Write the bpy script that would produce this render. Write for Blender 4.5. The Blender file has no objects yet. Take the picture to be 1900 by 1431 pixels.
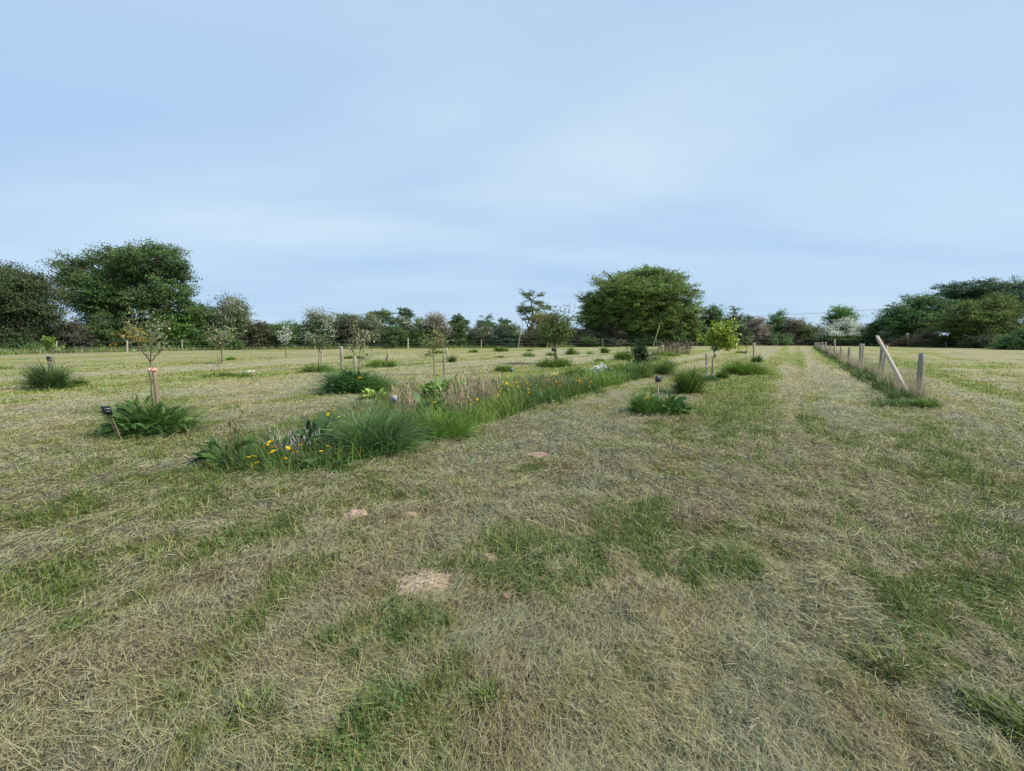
import bpy, math, random
import zlib
import numpy as np
R = math.radians

# ------------------------------------------------------------------ camera, sky, sun, exposure
scene = bpy.context.scene
COL = scene.collection
CAM_H, F, CX, CY, HOR = 1.6, 830.0, 950.0, 715.5, 622.0
PITCH = math.atan((CY - HOR) / F)
cam_d = bpy.data.cameras.new("camera")
cam_d.sensor_width = 36.0
cam_d.lens = 36.0 * F / 1900.0
cam_d.clip_start, cam_d.clip_end = 0.05, 3000.0
cam = bpy.data.objects.new("camera", cam_d)
COL.objects.link(cam)
cam.location = (0, 0, CAM_H)
cam.rotation_euler = (R(90) - PITCH, 0, 0)
scene.camera = cam

SUN_AZ, SUN_EL = 104.0, 44.0            # degrees clockwise from the view direction (+Y), elevation
SKY_STRENGTH = 0.12
world = bpy.data.worlds.new("World")
scene.world = world
world.use_nodes = True
wt = world.node_tree
wt.nodes.clear()
def wn(t, **kw):
    n = wt.nodes.new(t)
    for k, v in kw.items():
        setattr(n, k, v)
    return n
sky = wn("ShaderNodeTexSky", sky_type='NISHITA', sun_disc=False, sun_elevation=R(SUN_EL), sun_rotation=R(SUN_AZ),
         altitude=20.0, air_density=1.0, dust_density=0.7, ozone_density=1.6)
geo = wn("ShaderNodeTexCoord")
sep = wn("ShaderNodeSeparateXYZ")
wt.links.new(geo.outputs["Generated"], sep.inputs[0])
zc = wn("ShaderNodeMath", operation='ADD'); zc.inputs[1].default_value = 0.16
wt.links.new(sep.outputs["Z"], zc.inputs[0])
zm = wn("ShaderNodeMath", operation='MAXIMUM'); zm.inputs[1].default_value = 0.05
wt.links.new(zc.outputs[0], zm.inputs[0])
dx = wn("ShaderNodeMath", operation='DIVIDE'); dy = wn("ShaderNodeMath", operation='DIVIDE')
wt.links.new(sep.outputs["X"], dx.inputs[0]); wt.links.new(zm.outputs[0], dx.inputs[1])
wt.links.new(sep.outputs["Y"], dy.inputs[0]); wt.links.new(zm.outputs[0], dy.inputs[1])
cmb = wn("ShaderNodeCombineXYZ")
wt.links.new(dx.outputs[0], cmb.inputs[0]); wt.links.new(dy.outputs[0], cmb.inputs[1])
mp = wn("ShaderNodeMapping"); mp.inputs["Rotation"].default_value = (0, 0, R(28)); mp.inputs["Scale"].default_value = (0.55, 1.25, 1)
mp.inputs["Location"].default_value = (1.35, 0.4, 0)
wt.links.new(cmb.outputs[0], mp.inputs[0])
n1 = wn("ShaderNodeTexNoise"); n1.inputs["Scale"].default_value = 0.85; n1.inputs["Detail"].default_value = 5.0
n1.inputs["Roughness"].default_value = 0.47; n1.inputs["Distortion"].default_value = 0.35
wt.links.new(mp.outputs[0], n1.inputs["Vector"])
rmp = wn("ShaderNodeMapRange"); rmp.inputs[1].default_value = 0.30; rmp.inputs[2].default_value = 0.74
rmp.inputs[3].default_value = 0.86; rmp.inputs[4].default_value = 0.98
wt.links.new(n1.outputs["Fac"], rmp.inputs[0])
mixw = wn("ShaderNodeMix", data_type='RGBA')
k = 1.0 / SKY_STRENGTH
# thin high veil: blue haze with whiter streaks of cirrus in it
n3 = wn("ShaderNodeTexNoise"); n3.inputs["Scale"].default_value = 1.0; n3.inputs["Detail"].default_value = 6.0
n3.inputs["Roughness"].default_value = 0.52; n3.inputs["Distortion"].default_value = 0.6
mp3 = wn("ShaderNodeMapping"); mp3.inputs["Rotation"].default_value = (0, 0, R(-15)); mp3.inputs["Scale"].default_value = (0.4, 1.0, 1)
mp3.inputs["Location"].default_value = (1.9, 6.3, 0)
wt.links.new(cmb.outputs[0], mp3.inputs[0]); wt.links.new(mp3.outputs[0], n3.inputs["Vector"])
r3 = wn("ShaderNodeMapRange"); r3.inputs[1].default_value = 0.30; r3.inputs[2].default_value = 0.72
wt.links.new(n3.outputs["Fac"], r3.inputs[0])
veil = wn("ShaderNodeMix", data_type='RGBA')
veil.inputs["A"].default_value = (0.37 * k, 0.53 * k, 0.75 * k, 1)
veil.inputs["B"].default_value = (0.485 * k, 0.63 * k, 0.785 * k, 1)
# three whiter banks of thin cloud low over the hedge
acc = r3.outputs[0]
for cdir, sc3, amt in (((.14, .885, .30), (3.0, 0, 11.0), .95), ((-.40, .88, .20), (2.6, 0, 16.0), .6), ((.33, .85, .42), (3.0, 0, 9.0), .5), ((-.17, .90, .42), (4.5, 0, 22.0), .25)):
    sb = wn("ShaderNodeVectorMath", operation='SUBTRACT'); sb.inputs[1].default_value = cdir
    wt.links.new(geo.outputs["Generated"], sb.inputs[0])
    ml = wn("ShaderNodeVectorMath", operation='MULTIPLY'); ml.inputs[1].default_value = sc3
    wt.links.new(sb.outputs[0], ml.inputs[0])
    ln = wn("ShaderNodeVectorMath", operation='LENGTH'); wt.links.new(ml.outputs[0], ln.inputs[0])
    dn = wn("ShaderNodeMath", operation='MULTIPLY_ADD'); dn.inputs[1].default_value = 1.9; dn.inputs[2].default_value = -.95
    wt.links.new(n1.outputs["Fac"], dn.inputs[0])
    de = wn("ShaderNodeMath", operation='ADD'); wt.links.new(ln.outputs["Value"], de.inputs[0]); wt.links.new(dn.outputs[0], de.inputs[1])
    mr3 = wn("ShaderNodeMapRange", interpolation_type='SMOOTHSTEP'); mr3.inputs[1].default_value = 0.0; mr3.inputs[2].default_value = 1.15
    mr3.inputs[3].default_value = amt; mr3.inputs[4].default_value = 0.0
    wt.links.new(de.outputs[0], mr3.inputs[0])
    ad = wn("ShaderNodeMath", operation='ADD'); wt.links.new(acc, ad.inputs[0]); wt.links.new(mr3.outputs[0], ad.inputs[1])
    acc = ad.outputs[0]
veil.clamp_factor = False
wt.links.new(acc, veil.inputs["Factor"])
wt.links.new(veil.outputs["Result"], mixw.inputs["B"])
wt.links.new(rmp.outputs[0], mixw.inputs["Factor"])
wt.links.new(sky.outputs[0], mixw.inputs["A"])
bg = wn("ShaderNodeBackground"); bg.inputs["Strength"].default_value = SKY_STRENGTH
wt.links.new(mixw.outputs["Result"], bg.inputs["Color"])
wo = wn("ShaderNodeOutputWorld")
wt.links.new(bg.outputs[0], wo.inputs[0])

sun_d = bpy.data.lights.new("sun", 'SUN')
sun_d.energy, sun_d.angle, sun_d.color = 4.9, R(1.2), (1.0, 0.95, 0.86)
sun = bpy.data.objects.new("sun", sun_d)
COL.objects.link(sun)
sun.rotation_euler = (R(90 - SUN_EL), 0, R(180 - SUN_AZ))
sun.location = (60, 20, 80)
scene.view_settings.view_transform = 'Standard'
scene.view_settings.look = 'None'
scene.view_settings.exposure = 0.28
scene.view_settings.gamma = 1.0
scene.cycles.max_bounces = 6
scene.cycles.transparent_max_bounces = 4

# ------------------------------------------------------------------ projection of the photograph's pixels to the ground
_cp, _sp = math.cos(PITCH), math.sin(PITCH)
def ray(px, py):
    a, b = (px - CX) / F, (CY - py) / F
    return np.array([a, b * _sp + _cp, b * _cp - _sp])
def P(px, py):                        # the ground point seen at a pixel
    r = ray(px, py)
    return np.array([0, 0, CAM_H]) + r * (-CAM_H / r[2])
def D(py):                            # distance to the ground seen on a pixel row
    return P(CX, py)[1]
def W(px, py, y):                     # the point seen at a pixel, y metres ahead
    r = ray(px, py)
    return np.array([0, 0, CAM_H]) + r * (y / r[1])

rng = np.random.default_rng(7)
def reseed(text):                      # each thing keeps its own shape whatever is built before it
    global rng
    rng = np.random.default_rng(zlib.crc32(text.encode()))

# ------------------------------------------------------------------ value noise
def _hash(ix, iy, seed):
    h = (ix.astype(np.int64) * 374761393 + iy.astype(np.int64) * 668265263 + seed * 1442695041) & 0xFFFFFFFF
    h = ((h ^ (h >> 13)) * 1274126177) & 0xFFFFFFFF
    return ((h ^ (h >> 16)) & 0xFFFF) / 65535.0
def vn(x, y, seed=0):
    x = np.asarray(x, float); y = np.asarray(y, float)
    ix, iy = np.floor(x), np.floor(y)
    fx, fy = x - ix, y - iy
    fx = fx * fx * (3 - 2 * fx); fy = fy * fy * (3 - 2 * fy)
    a, b = _hash(ix, iy, seed), _hash(ix + 1, iy, seed)
    c, d = _hash(ix, iy + 1, seed), _hash(ix + 1, iy + 1, seed)
    return (a * (1 - fx) + b * fx) * (1 - fy) + (c * (1 - fx) + d * fx) * fy
def fbm(x, y, seed=0, o=4, g=0.5):
    s, a, t = 0.0, 1.0, 0.0
    for i in range(o):
        s = s + a * vn(x * 2 ** i, y * 2 ** i, seed + i * 17); t += a; a *= g
    return s / t
def sstep(a, b, x):
    t = np.clip((x - a) / (b - a), 0, 1)
    return t * t * (3 - 2 * t)

# rows of the orchard, the bed and the fence all run along U
_a, _b = P(1703, 742), P(1513, 641)
U = (_b - _a)[:2]; U = U / np.linalg.norm(U)
VV = np.array([U[1], -U[0]])          # to the right of the rows

# ------------------------------------------------------------------ mesh builder
class MB:
    def __init__(s):
        s.V, s.Q, s.C, s.n = [], [], [], 0
    def add(s, v, q, c):
        v = np.asarray(v, float).reshape(-1, 3)
        c = np.asarray(c, float)
        if c.ndim == 1:
            c = np.tile(c, (len(v), 1))
        s.V.append(v); s.Q.append(np.asarray(q, np.int64).reshape(-1, 4) + s.n); s.C.append(c); s.n += len(v)
    def ribbons(s, root, head, length, e0, e1, width, col, S=2, curl=0.0, prof=None, roll=None):
        """many bent strips: root (N,3), heading, length, start and end elevation, width, colour (N,3)"""
        root = np.asarray(root, float).reshape(-1, 3); N = len(root)
        f = lambda a: np.broadcast_to(np.asarray(a, float), (N,)).copy()
        head, length, e0, e1, width, curl = map(f, (head, length, e0, e1, width, curl))
        prof = prof or ([1.0, 0.8, 0.12] if S == 2 else [1.0, 1.0, 0.7, 0.12] if S == 3 else [1.0, 0.15])
        roll = f(0.0 if roll is None else roll)
        p = root.copy(); out = np.empty((N, S + 1, 2, 3))
        for i in range(S + 1):
            t = i / S
            h = head + curl * t; e = e0 + (e1 - e0) * t
            ch, sh, ce, se = np.cos(h), np.sin(h), np.cos(e), np.sin(e)
            side = np.stack([-sh, ch, np.zeros(N)], 1)
            nor = np.stack([-se * ch, -se * sh, ce], 1)
            sd = side * np.cos(roll)[:, None] + nor * np.sin(roll)[:, None]
            w = (width * prof[i] * 0.5)[:, None]
            out[:, i, 0] = p - sd * w; out[:, i, 1] = p + sd * w
            if i < S:
                p = p + np.stack([ce * ch, ce * sh, se], 1) * (length / S)[:, None]
        base = (np.arange(N) * (S + 1) * 2)[:, None]
        q = np.concatenate([base + np.array([[2 * i, 2 * i + 1, 2 * i + 3, 2 * i + 2]]) for i in range(S)], 1).reshape(-1, 4)
        col = np.broadcast_to(np.asarray(col, float), (N, 3))
        s.add(out.reshape(-1, 3), q, np.repeat(col, (S + 1) * 2, 0))
    def leaves(s, c, axis, nor, L, Wd, col):
        """rhombic leaf blades at c along axis, facing nor"""
        N = len(c)
        axis = axis / (np.linalg.norm(axis, axis=1, keepdims=True) + 1e-9)
        b = np.cross(axis, nor); b /= (np.linalg.norm(b, axis=1, keepdims=True) + 1e-9)
        n = np.cross(b, axis)
        L = np.broadcast_to(L, (N,))[:, None]; Wd = np.broadcast_to(Wd, (N,))[:, None]
        v = np.stack([c - axis * L * .5, c + b * Wd * .5 + n * L * .08, c + axis * L * .5, c - b * Wd * .5 + n * L * .08], 1)
        q = np.arange(N * 4).reshape(-1, 4)
        s.add(v.reshape(-1, 3), q, np.repeat(np.broadcast_to(col, (N, 3)), 4, 0))
    def tube(s, pts, rad, col, n=6, cap=True):
        pts = np.asarray(pts, float); m = len(pts)
        rad = np.broadcast_to(np.asarray(rad, float), (m,))
        t = np.gradient(pts, axis=0); t /= (np.linalg.norm(t, axis=1, keepdims=True) + 1e-9)
        ref = np.array([0, 0, 1.0]) if abs(t[0][2]) < .9 else np.array([1.0, 0, 0])
        a = np.cross(t, ref); a /= (np.linalg.norm(a, axis=1, keepdims=True) + 1e-9)
        b = np.cross(t, a)
        th = np.arange(n) * 2 * math.pi / n
        ring = pts[:, None] + rad[:, None, None] * (a[:, None] * np.cos(th)[None, :, None] + b[:, None] * np.sin(th)[None, :, None])
        q = []
        for i in range(m - 1):
            for j in range(n):
                k2 = (j + 1) % n
                q.append((i * n + j, i * n + k2, (i + 1) * n + k2, (i + 1) * n + j))
        if cap and n % 2 == 0:
            for o, fl in ((0, 1), ((m - 1) * n, 0)):
                for i in range(n // 2 - 1):
                    f4 = (o + i, o + i + 1, o + n - 2 - i, o + n - 1 - i)
                    q.append(f4[::-1] if not fl else f4)
        s.add(ring.reshape(-1, 3), q, col)
    def box(s, c, ax, ay, az, col):
        """box from centre and three half-axis vectors"""
        c, ax, ay, az = (np.asarray(x, float) for x in (c, ax, ay, az))
        v = [c + i * ax + j * ay + l * az for l in (-1, 1) for j in (-1, 1) for i in (-1, 1)]
        s.add(v, [(0, 2, 3, 1), (4, 5, 7, 6), (0, 1, 5, 4), (2, 6, 7, 3), (0, 4, 6, 2), (1, 3, 7, 5)], col)
    def build(s, name, mat, parent=None, origin=(0, 0, 0), smooth=False):
        o3 = np.asarray(origin, float)
        v = np.concatenate(s.V) - o3; q = np.concatenate(s.Q); c = np.concatenate(s.C)
        me = bpy.data.meshes.new(name)
        me.vertices.add(len(v)); me.vertices.foreach_set("co", v.astype(np.float32).ravel())
        me.loops.add(len(q) * 4); me.loops.foreach_set("vertex_index", q.astype(np.int32).ravel())
        me.polygons.add(len(q))
        me.polygons.foreach_set("loop_start", (np.arange(len(q)) * 4).astype(np.int32))
        me.polygons.foreach_set("loop_total", np.full(len(q), 4, np.int32))
        if smooth:
            me.polygons.foreach_set("use_smooth", np.ones(len(q), bool))
        at = me.attributes.new("tint", 'FLOAT_COLOR', 'POINT')
        at.data.foreach_set("color", np.concatenate([c, np.ones((len(c), 1))], 1).astype(np.float32).ravel())
        me.materials.append(mat)
        me.update(calc_edges=True)
        ob = bpy.data.objects.new(name, me)
        COL.objects.link(ob)
        if parent is not None:
            ob.parent = parent
        else:
            ob.location = o3
        return ob

def thing(name, label, cat, loc, group=None):
    o = bpy.data.objects.new(name, None); COL.objects.link(o)
    o.empty_display_size = 0.2
    o.location = loc
    return tag(o, label, cat, group)
def tag(o, label, cat, group=None, kind=None):
    if label: o["label"] = label
    if cat: o["category"] = cat
    if group: o["group"] = group
    if kind: o["kind"] = kind
    return o

# ------------------------------------------------------------------ materials
def mat_base(name):
    m = bpy.data.materials.new(name); m.use_nodes = True
    nt = m.node_tree; nt.nodes.clear()
    return m, nt
def tint_node(nt, lo, hi, scale, detail=2.0, stretch=None):
    """tint attribute times a procedural variation"""
    at = nt.nodes.new("ShaderNodeAttribute"); at.attribute_name = "tint"
    tc = nt.nodes.new("ShaderNodeTexCoord")
    vec = tc.outputs["Object"]
    if stretch:
        mpn = nt.nodes.new("ShaderNodeMapping"); mpn.inputs["Scale"].default_value = stretch
        nt.links.new(vec, mpn.inputs[0]); vec = mpn.outputs[0]
    no = nt.nodes.new("ShaderNodeTexNoise"); no.inputs["Scale"].default_value = scale; no.inputs["Detail"].default_value = detail
    nt.links.new(vec, no.inputs["Vector"])
    mr = nt.nodes.new("ShaderNodeMapRange"); mr.inputs[1].default_value = .25; mr.inputs[2].default_value = .75
    mr.inputs[3].default_value = lo; mr.inputs[4].default_value = hi
    nt.links.new(no.outputs["Fac"], mr.inputs[0])
    mx = nt.nodes.new("ShaderNodeVectorMath"); mx.operation = 'SCALE'
    nt.links.new(at.outputs["Color"], mx.inputs[0]); nt.links.new(mr.outputs[0], mx.inputs["Scale"])
    return mx.outputs[0], no.outputs["Fac"]
def make_mat(name, rough=.6, spec=.3, trans=0.0, lo=.85, hi=1.15, scale=3.0, detail=2.0, stretch=None, bump=0.0, bdist=.01):
    m, nt = mat_base(name)
    col, fac = tint_node(nt, lo, hi, scale, detail, stretch)
    pb = nt.nodes.new("ShaderNodeBsdfPrincipled")
    pb.inputs["Roughness"].default_value = rough
    pb.inputs["Specular IOR Level"].default_value = spec
    nt.links.new(col, pb.inputs["Base Color"])
    if bump:
        bn = nt.nodes.new("ShaderNodeBump"); bn.inputs["Strength"].default_value = bump; bn.inputs["Distance"].default_value = bdist
        nt.links.new(fac, bn.inputs["Height"]); nt.links.new(bn.outputs[0], pb.inputs["Normal"])
    out = nt.nodes.new("ShaderNodeOutputMaterial")
    if trans:
        tr = nt.nodes.new("ShaderNodeBsdfTranslucent"); nt.links.new(col, tr.inputs["Color"])
        mx = nt.nodes.new("ShaderNodeMixShader"); mx.inputs[0].default_value = trans
        nt.links.new(pb.outputs[0], mx.inputs[1]); nt.links.new(tr.outputs[0], mx.inputs[2])
        nt.links.new(mx.outputs[0], out.inputs[0])
    else:
        nt.links.new(pb.outputs[0], out.inputs[0])
    return m
M_LEAF = make_mat("leaf", rough=.55, spec=.25, trans=.28, scale=1.2)
M_CROWN = make_mat("crown_leaf", rough=.55, spec=.3, trans=.4, lo=.72, hi=1.28, scale=.55, detail=3)
M_BLADE = make_mat("grass_blade", rough=.55, spec=.25, trans=.25, scale=2.0)
M_HAY = make_mat("cut_grass", rough=.6, spec=.25, trans=.12, scale=2.0, lo=.88, hi=1.12)
M_WOOD = make_mat("weathered_wood", rough=.85, spec=.15, lo=.62, hi=1.25, scale=9.0, detail=6, stretch=(6, 6, .7), bump=.6, bdist=.012)
M_BARK = make_mat("bark", rough=.9, spec=.1, lo=.6, hi=1.3, scale=6.0, detail=5, stretch=(2, 2, .6), bump=.5)
M_PLASTIC = make_mat("plastic", rough=.4, spec=.4, scale=4.0, lo=.9, hi=1.1)
M_SOIL = make_mat("soil", rough=.95, spec=.05, lo=.55, hi=1.35, scale=28.0, detail=6, bump=1.0, bdist=.02)
M_WIRE = make_mat("galvanised_wire", rough=.5, spec=.5, scale=5)
M_PETAL = make_mat("petal", rough=.6, spec=.2, trans=.3, scale=3)

def mat_ground():
    m, nt = mat_base("mown_field")
    col, fac = tint_node(nt, .80, 1.2, 3.2, 8.0)
    tc = nt.nodes.new("ShaderNodeTexCoord")
    n2 = nt.nodes.new("ShaderNodeTexNoise"); n2.inputs["Scale"].default_value = 22.0; n2.inputs["Detail"].default_value = 6.0
    nt.links.new(tc.outputs["Object"], n2.inputs["Vector"])
    mr = nt.nodes.new("ShaderNodeMapRange"); mr.inputs[1].default_value = .3; mr.inputs[2].default_value = .7
    mr.inputs[3].default_value = .62; mr.inputs[4].default_value = 1.3
    nt.links.new(n2.outputs["Fac"], mr.inputs[0])
    mx = nt.nodes.new("ShaderNodeVectorMath"); mx.operation = 'SCALE'
    nt.links.new(col, mx.inputs[0]); nt.links.new(mr.outputs[0], mx.inputs["Scale"])
    pb = nt.nodes.new("ShaderNodeBsdfPrincipled")
    pb.inputs["Roughness"].default_value = .95; pb.inputs["Specular IOR Level"].default_value = .05
    nt.links.new(mx.outputs[0], pb.inputs["Base Color"])
    bn = nt.nodes.new("ShaderNodeBump"); bn.inputs["Strength"].default_value = .8; bn.inputs["Distance"].default_value = .05
    nt.links.new(n2.outputs["Fac"], bn.inputs["Height"]); nt.links.new(bn.outputs[0], pb.inputs["Normal"])
    out = nt.nodes.new("ShaderNodeOutputMaterial"); nt.links.new(pb.outputs[0], out.inputs[0])
    return m
M_GROUND = mat_ground()

# ------------------------------------------------------------------ how green, dry or bare the field is at a place
C = lambda *a: np.array(a, float)
STRAW, HAYGREY, GREEN, LUSH, OLIVE, BROWN = C(.315, .275, .145), C(.25, .255, .17), C(.18, .21, .058), C(.135, .18, .043), C(.225, .228, .085), C(.23, .15, .09)
# blobs in the world: pixel centre, half-size along and across, what
_GB = [  # (px, py, rx metres, ry metres, amount)   + greener, - drier
    (1080, 1030, 1.1, .45, .45), (1230, 1060, .8, .35, .3), (860, 1010, .5, .4, .3), (900, 1270, .22, .2, .4), (830, 1370, .25, .2, .4),
    (1700, 1080, .45, .35, .5), (1850, 1010, .9, .35, .5), (1690, 1200, .5, .25, .55), (1860, 1300, .35, .4, .6), (1800, 880, 1.6, .5, .45),
    (480, 1300, .35, .28, .45), (560, 1180, .5, .25, .25), (60, 1010, 1.0, .5, .4), (120, 900, 2.2, .9, .3), (330, 1130, .8, .3, .2), (170, 1020, .8, .4, .3),
    (1380, 770, .9, 1.6, .55), (1300, 790, 1.4, 1.0, .35), (1470, 970, .5, .3, .35), (1210, 950, .5, .3, .35),
    (300, 840, 2.6, 1.0, .30), (150, 760, 5.0, 1.6, .18), (420, 700, 6.0, 1.2, .2), (1570, 830, .8, 1.0, .2), (680, 1200, .35, .4, .3),
    (1310, 1240, .9, .8, -.45), (1130, 1190, .8, .7, -.35), (1400, 900, 3.0, 1.0, -.4), (1200, 870, 2.6, .8, -.3), (1050, 900, 2.0, .7, -.15), (1300, 980, 1.0, .5, -.3),
    (1440, 830, 2.4, 1.8, -.3), (900, 840, 2, .6, -.2), (700, 1150, .8, .6, -.2), (800, 1300, .5, .4, -.25), (200, 1250, .6, .4, -.1), (1680, 960, 1.5, .5, -.35),
    (1530, 700, 1.4, 6.0, -.30), (500, 930, 2, .8, -.12), (1130, 800, 1.6, .7, -.1)]
_BB = [(670, 1080, .28, .2, .8), (1000, 838, .28, .3, .5), (760, 948, .25, .14, .9), (940, 1370, .14, .18, .9), (905, 1035, .13, .12, .8), (655, 965, .3, .15, .5),
       (130, 1240, .35, .2, .6), (440, 1060, .4, .2, .5), (330, 1210, .3, .14, .5), (520, 1240, .3, .14, .5), (1230, 1130, .3, .2, .35), (40, 930, .5, .3, .4), (1150, 860, .8, .3, .4), (1420, 940, .9, .3, .35), (1640, 1330, .2, .16, .6), (1850, 1060, .3, .2, .5), (1330, 738, .7, .5, .5), (1290, 775, .5, .4, .5), (250, 1010, .5, .3, .3)]
_GBw = [(P(a, b)[:2], c, d, e) for a, b, c, d, e in _GB]
_BBw = [(P(a, b)[:2], c, d, e) for a, b, c, d, e in _BB]
STRAW_C = P(787, 1077)[:2]
PATH_V = float(np.dot(P(1500, 690)[:2], VV))
FENCE_V = float(np.dot(P(1703, 742)[:2], VV))
TRACK = [(float(np.dot(P(px, 740)[:2], VV)), w, am) for px, w, am in ((1372, .75, .30), (1450, .45, -.30), (1502, .22, .22), (1548, .40, -.28))]
def field(x, y):
    """returns greenness g, brownness b, bleached straw patch s, hay thickness h"""
    x = np.asarray(x, float); y = np.asarray(y, float)
    a = x * U[0] + y * U[1]; v = x * VV[0] + y * VV[1]
    r = np.hypot(x, y)
    wv = v + 1.1 * (fbm(a * .16, v * .16, 5, 3) - .5)
    st = vn(wv * .95, a * .045, 11) * .62 + vn(wv * 2.3, a * .11, 12) * .38
    st2 = fbm(x * .05 + .3 * y, y * .55, 44, 3)
    st = np.where(v > FENCE_V + .4, st * .5 + st2 * .5, st)
    blot = fbm(a * .45, v * 1.05, 21, 5, .6)
    fine = fbm(x * 3.4, y * 3.4, 31, 3, .6)
    clod = fbm(a * 3.0, v * 6.4, 131, 3, .6) * .66 + .34 * vn(a * 1.1, v * 2.6, 133)
    near = 1 - sstep(5, 13, r)
    mid = 1 - sstep(12, 30, r)
    g = .51 - .03 * near + (st - .5) * (1.7 - 1.2 * near) + (blot - .5) * (.75 - .25 * near) + (fine - .5) * (.3 + .6 * mid + .5 * near) + (clod - .5) * (1.0 * mid + 1.0 * near)
    for pv_, w_, am in TRACK:
        g = g + am * np.exp(-((v - pv_ + .25 * (fine - .5)) / w_) ** 2) * sstep(7, 11, r)
    for c, rx, ry, am in _GBw:
        q = ((x - c[0]) / rx) ** 2 + ((y - c[1]) / ry) ** 2
        g = g + am * np.exp(-q * .8) * np.clip(3.6 * (clod - .40) + .25 * (fine - .3), .0, 1.3) * .62
    far = sstep(16, 45, r)
    g = g - far * .06 - .05 * np.exp(-((v - PATH_V) / .5) ** 2) * sstep(10, 16, r)
    b = sstep(.60, .80, fbm(x * 1.3 + 40, y * 1.3, 61, 4, .6)) * .55
    for c, rx, ry, am in _BBw:
        q = ((x - c[0]) / rx) ** 2 + ((y - c[1]) / ry) ** 2
        b = b + am * np.exp(-q * q)
    e = np.maximum(np.abs(x - STRAW_C[0] + .03 * (fine - .5)) / .165, np.abs(y - STRAW_C[1]) / .15)
    s = 1 - sstep(.85, 1.15, e + .3 * (fine - .5))
    h = sstep(.35, .75, fbm(a * .7, v * 1.6, 71, 4, .55) * .7 + .3 * (1 - g))
    return np.clip(g, 0, 1), np.clip(b, 0, 1) * (1 - s), s, h
def gz(x, y):
    x = np.asarray(x, float); y = np.asarray(y, float)
    r = np.hypot(x, y)
    a = x * U[0] + y * U[1]; v = x * VV[0] + y * VV[1]
    z = (fbm(x * 2.6, y * 2.6, 91, 5, .62) - .5) * .15 + (vn(a * 3.5, v * 8.0, 97) - .5) * .035 + (fbm(a * .6, v * 1.5, 71, 3) - .5) * .06
    return z * (1 - sstep(25, 60, r)) - .005
def mixc(a, b, t):
    t = np.asarray(t)[..., None]
    return a * (1 - t) + b * t
def ground_col(x, y):
    g, b, s, h = field(x, y)
    c = mixc(mixc(STRAW, HAYGREY, h * .7), OLIVE, sstep(.30, .58, g))
    c = mixc(c, GREEN, sstep(.58, .85, g))
    c = mixc(c, BROWN, b * .8)
    c = mixc(c, C(.46, .36, .25), s)
    return c
def thatch_shade_col(x, y):
    # dark thatch and soil nearby, with shade between the strands painted in; further off the sheet itself is the cut sward
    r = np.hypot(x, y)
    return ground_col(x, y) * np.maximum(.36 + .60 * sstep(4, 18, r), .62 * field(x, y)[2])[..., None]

# ------------------------------------------------------------------ the ground sheet
def build_ground():
    th = np.concatenate([np.linspace(-75, 75, 760), np.linspace(75, 285, 70)[1:-1]])
    th = np.radians(90 - th)
    rr = np.concatenate([[0.02], np.geomspace(.5, 3000, 520)])
    A, Rr = np.meshgrid(th, rr, indexing='ij')
    x, y = Rr * np.cos(A), Rr * np.sin(A)
    z = gz(x, y)
    n, m = x.shape
    c = thatch_shade_col(x.ravel(), y.ravel())
    i, j = np.meshgrid(np.arange(n), np.arange(m - 1), indexing='ij')
    i2 = (i + 1) % n
    q = np.stack([i * m + j, i2 * m + j, i2 * m + j + 1, i * m + j + 1], -1).reshape(-1, 4)[:, ::-1]
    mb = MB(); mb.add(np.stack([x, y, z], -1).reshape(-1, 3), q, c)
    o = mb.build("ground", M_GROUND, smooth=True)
    o["kind"] = "structure"
build_ground()

# ------------------------------------------------------------------ cut grass and stubble lying over the field
BED_F = [(400, 872), (480, 880), (620, 872), (690, 848), (740, 832), (870, 800), (980, 762), (1080, 731), (1180, 706), (1250, 684)]
BED_B = [(372, 838), (470, 800), (600, 772), (680, 742), (770, 712), (850, 698), (930, 694), (1020, 692), (1120, 677), (1205, 667)]
BEDF = np.array([P(*p)[:2] for p in BED_F]); BEDB = np.array([P(*p)[:2] for p in BED_B])
def in_poly(x, y, poly):
    ins = np.zeros(x.shape, bool); n = len(poly)
    for i in range(n):
        x0, y0 = poly[i]; x1, y1 = poly[(i + 1) % n]
        c = ((y0 > y) != (y1 > y)) & (x < (x1 - x0) * (y - y0) / (y1 - y0 + 1e-12) + x0)
        ins ^= c
    return ins
BED_POLY = np.concatenate([BEDF, BEDB[::-1]])

def sample_field(n, r0, r1, ex, half=66):
    u = rng.random(n); k = 2 - ex
    r = (r0 ** k + u * (r1 ** k - r0 ** k)) ** (1 / k)
    a = np.radians(90 + (rng.random(n) * 2 - 1) * half)
    return r * np.cos(a), r * np.sin(a), r
def jitter(c, n, v=.18, hue=.08):
    l = 1 + (rng.random((n, 1)) * 2 - 1) * v
    h = 1 + (rng.random((n, 3)) * 2 - 1) * hue
    return c * l * h

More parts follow.
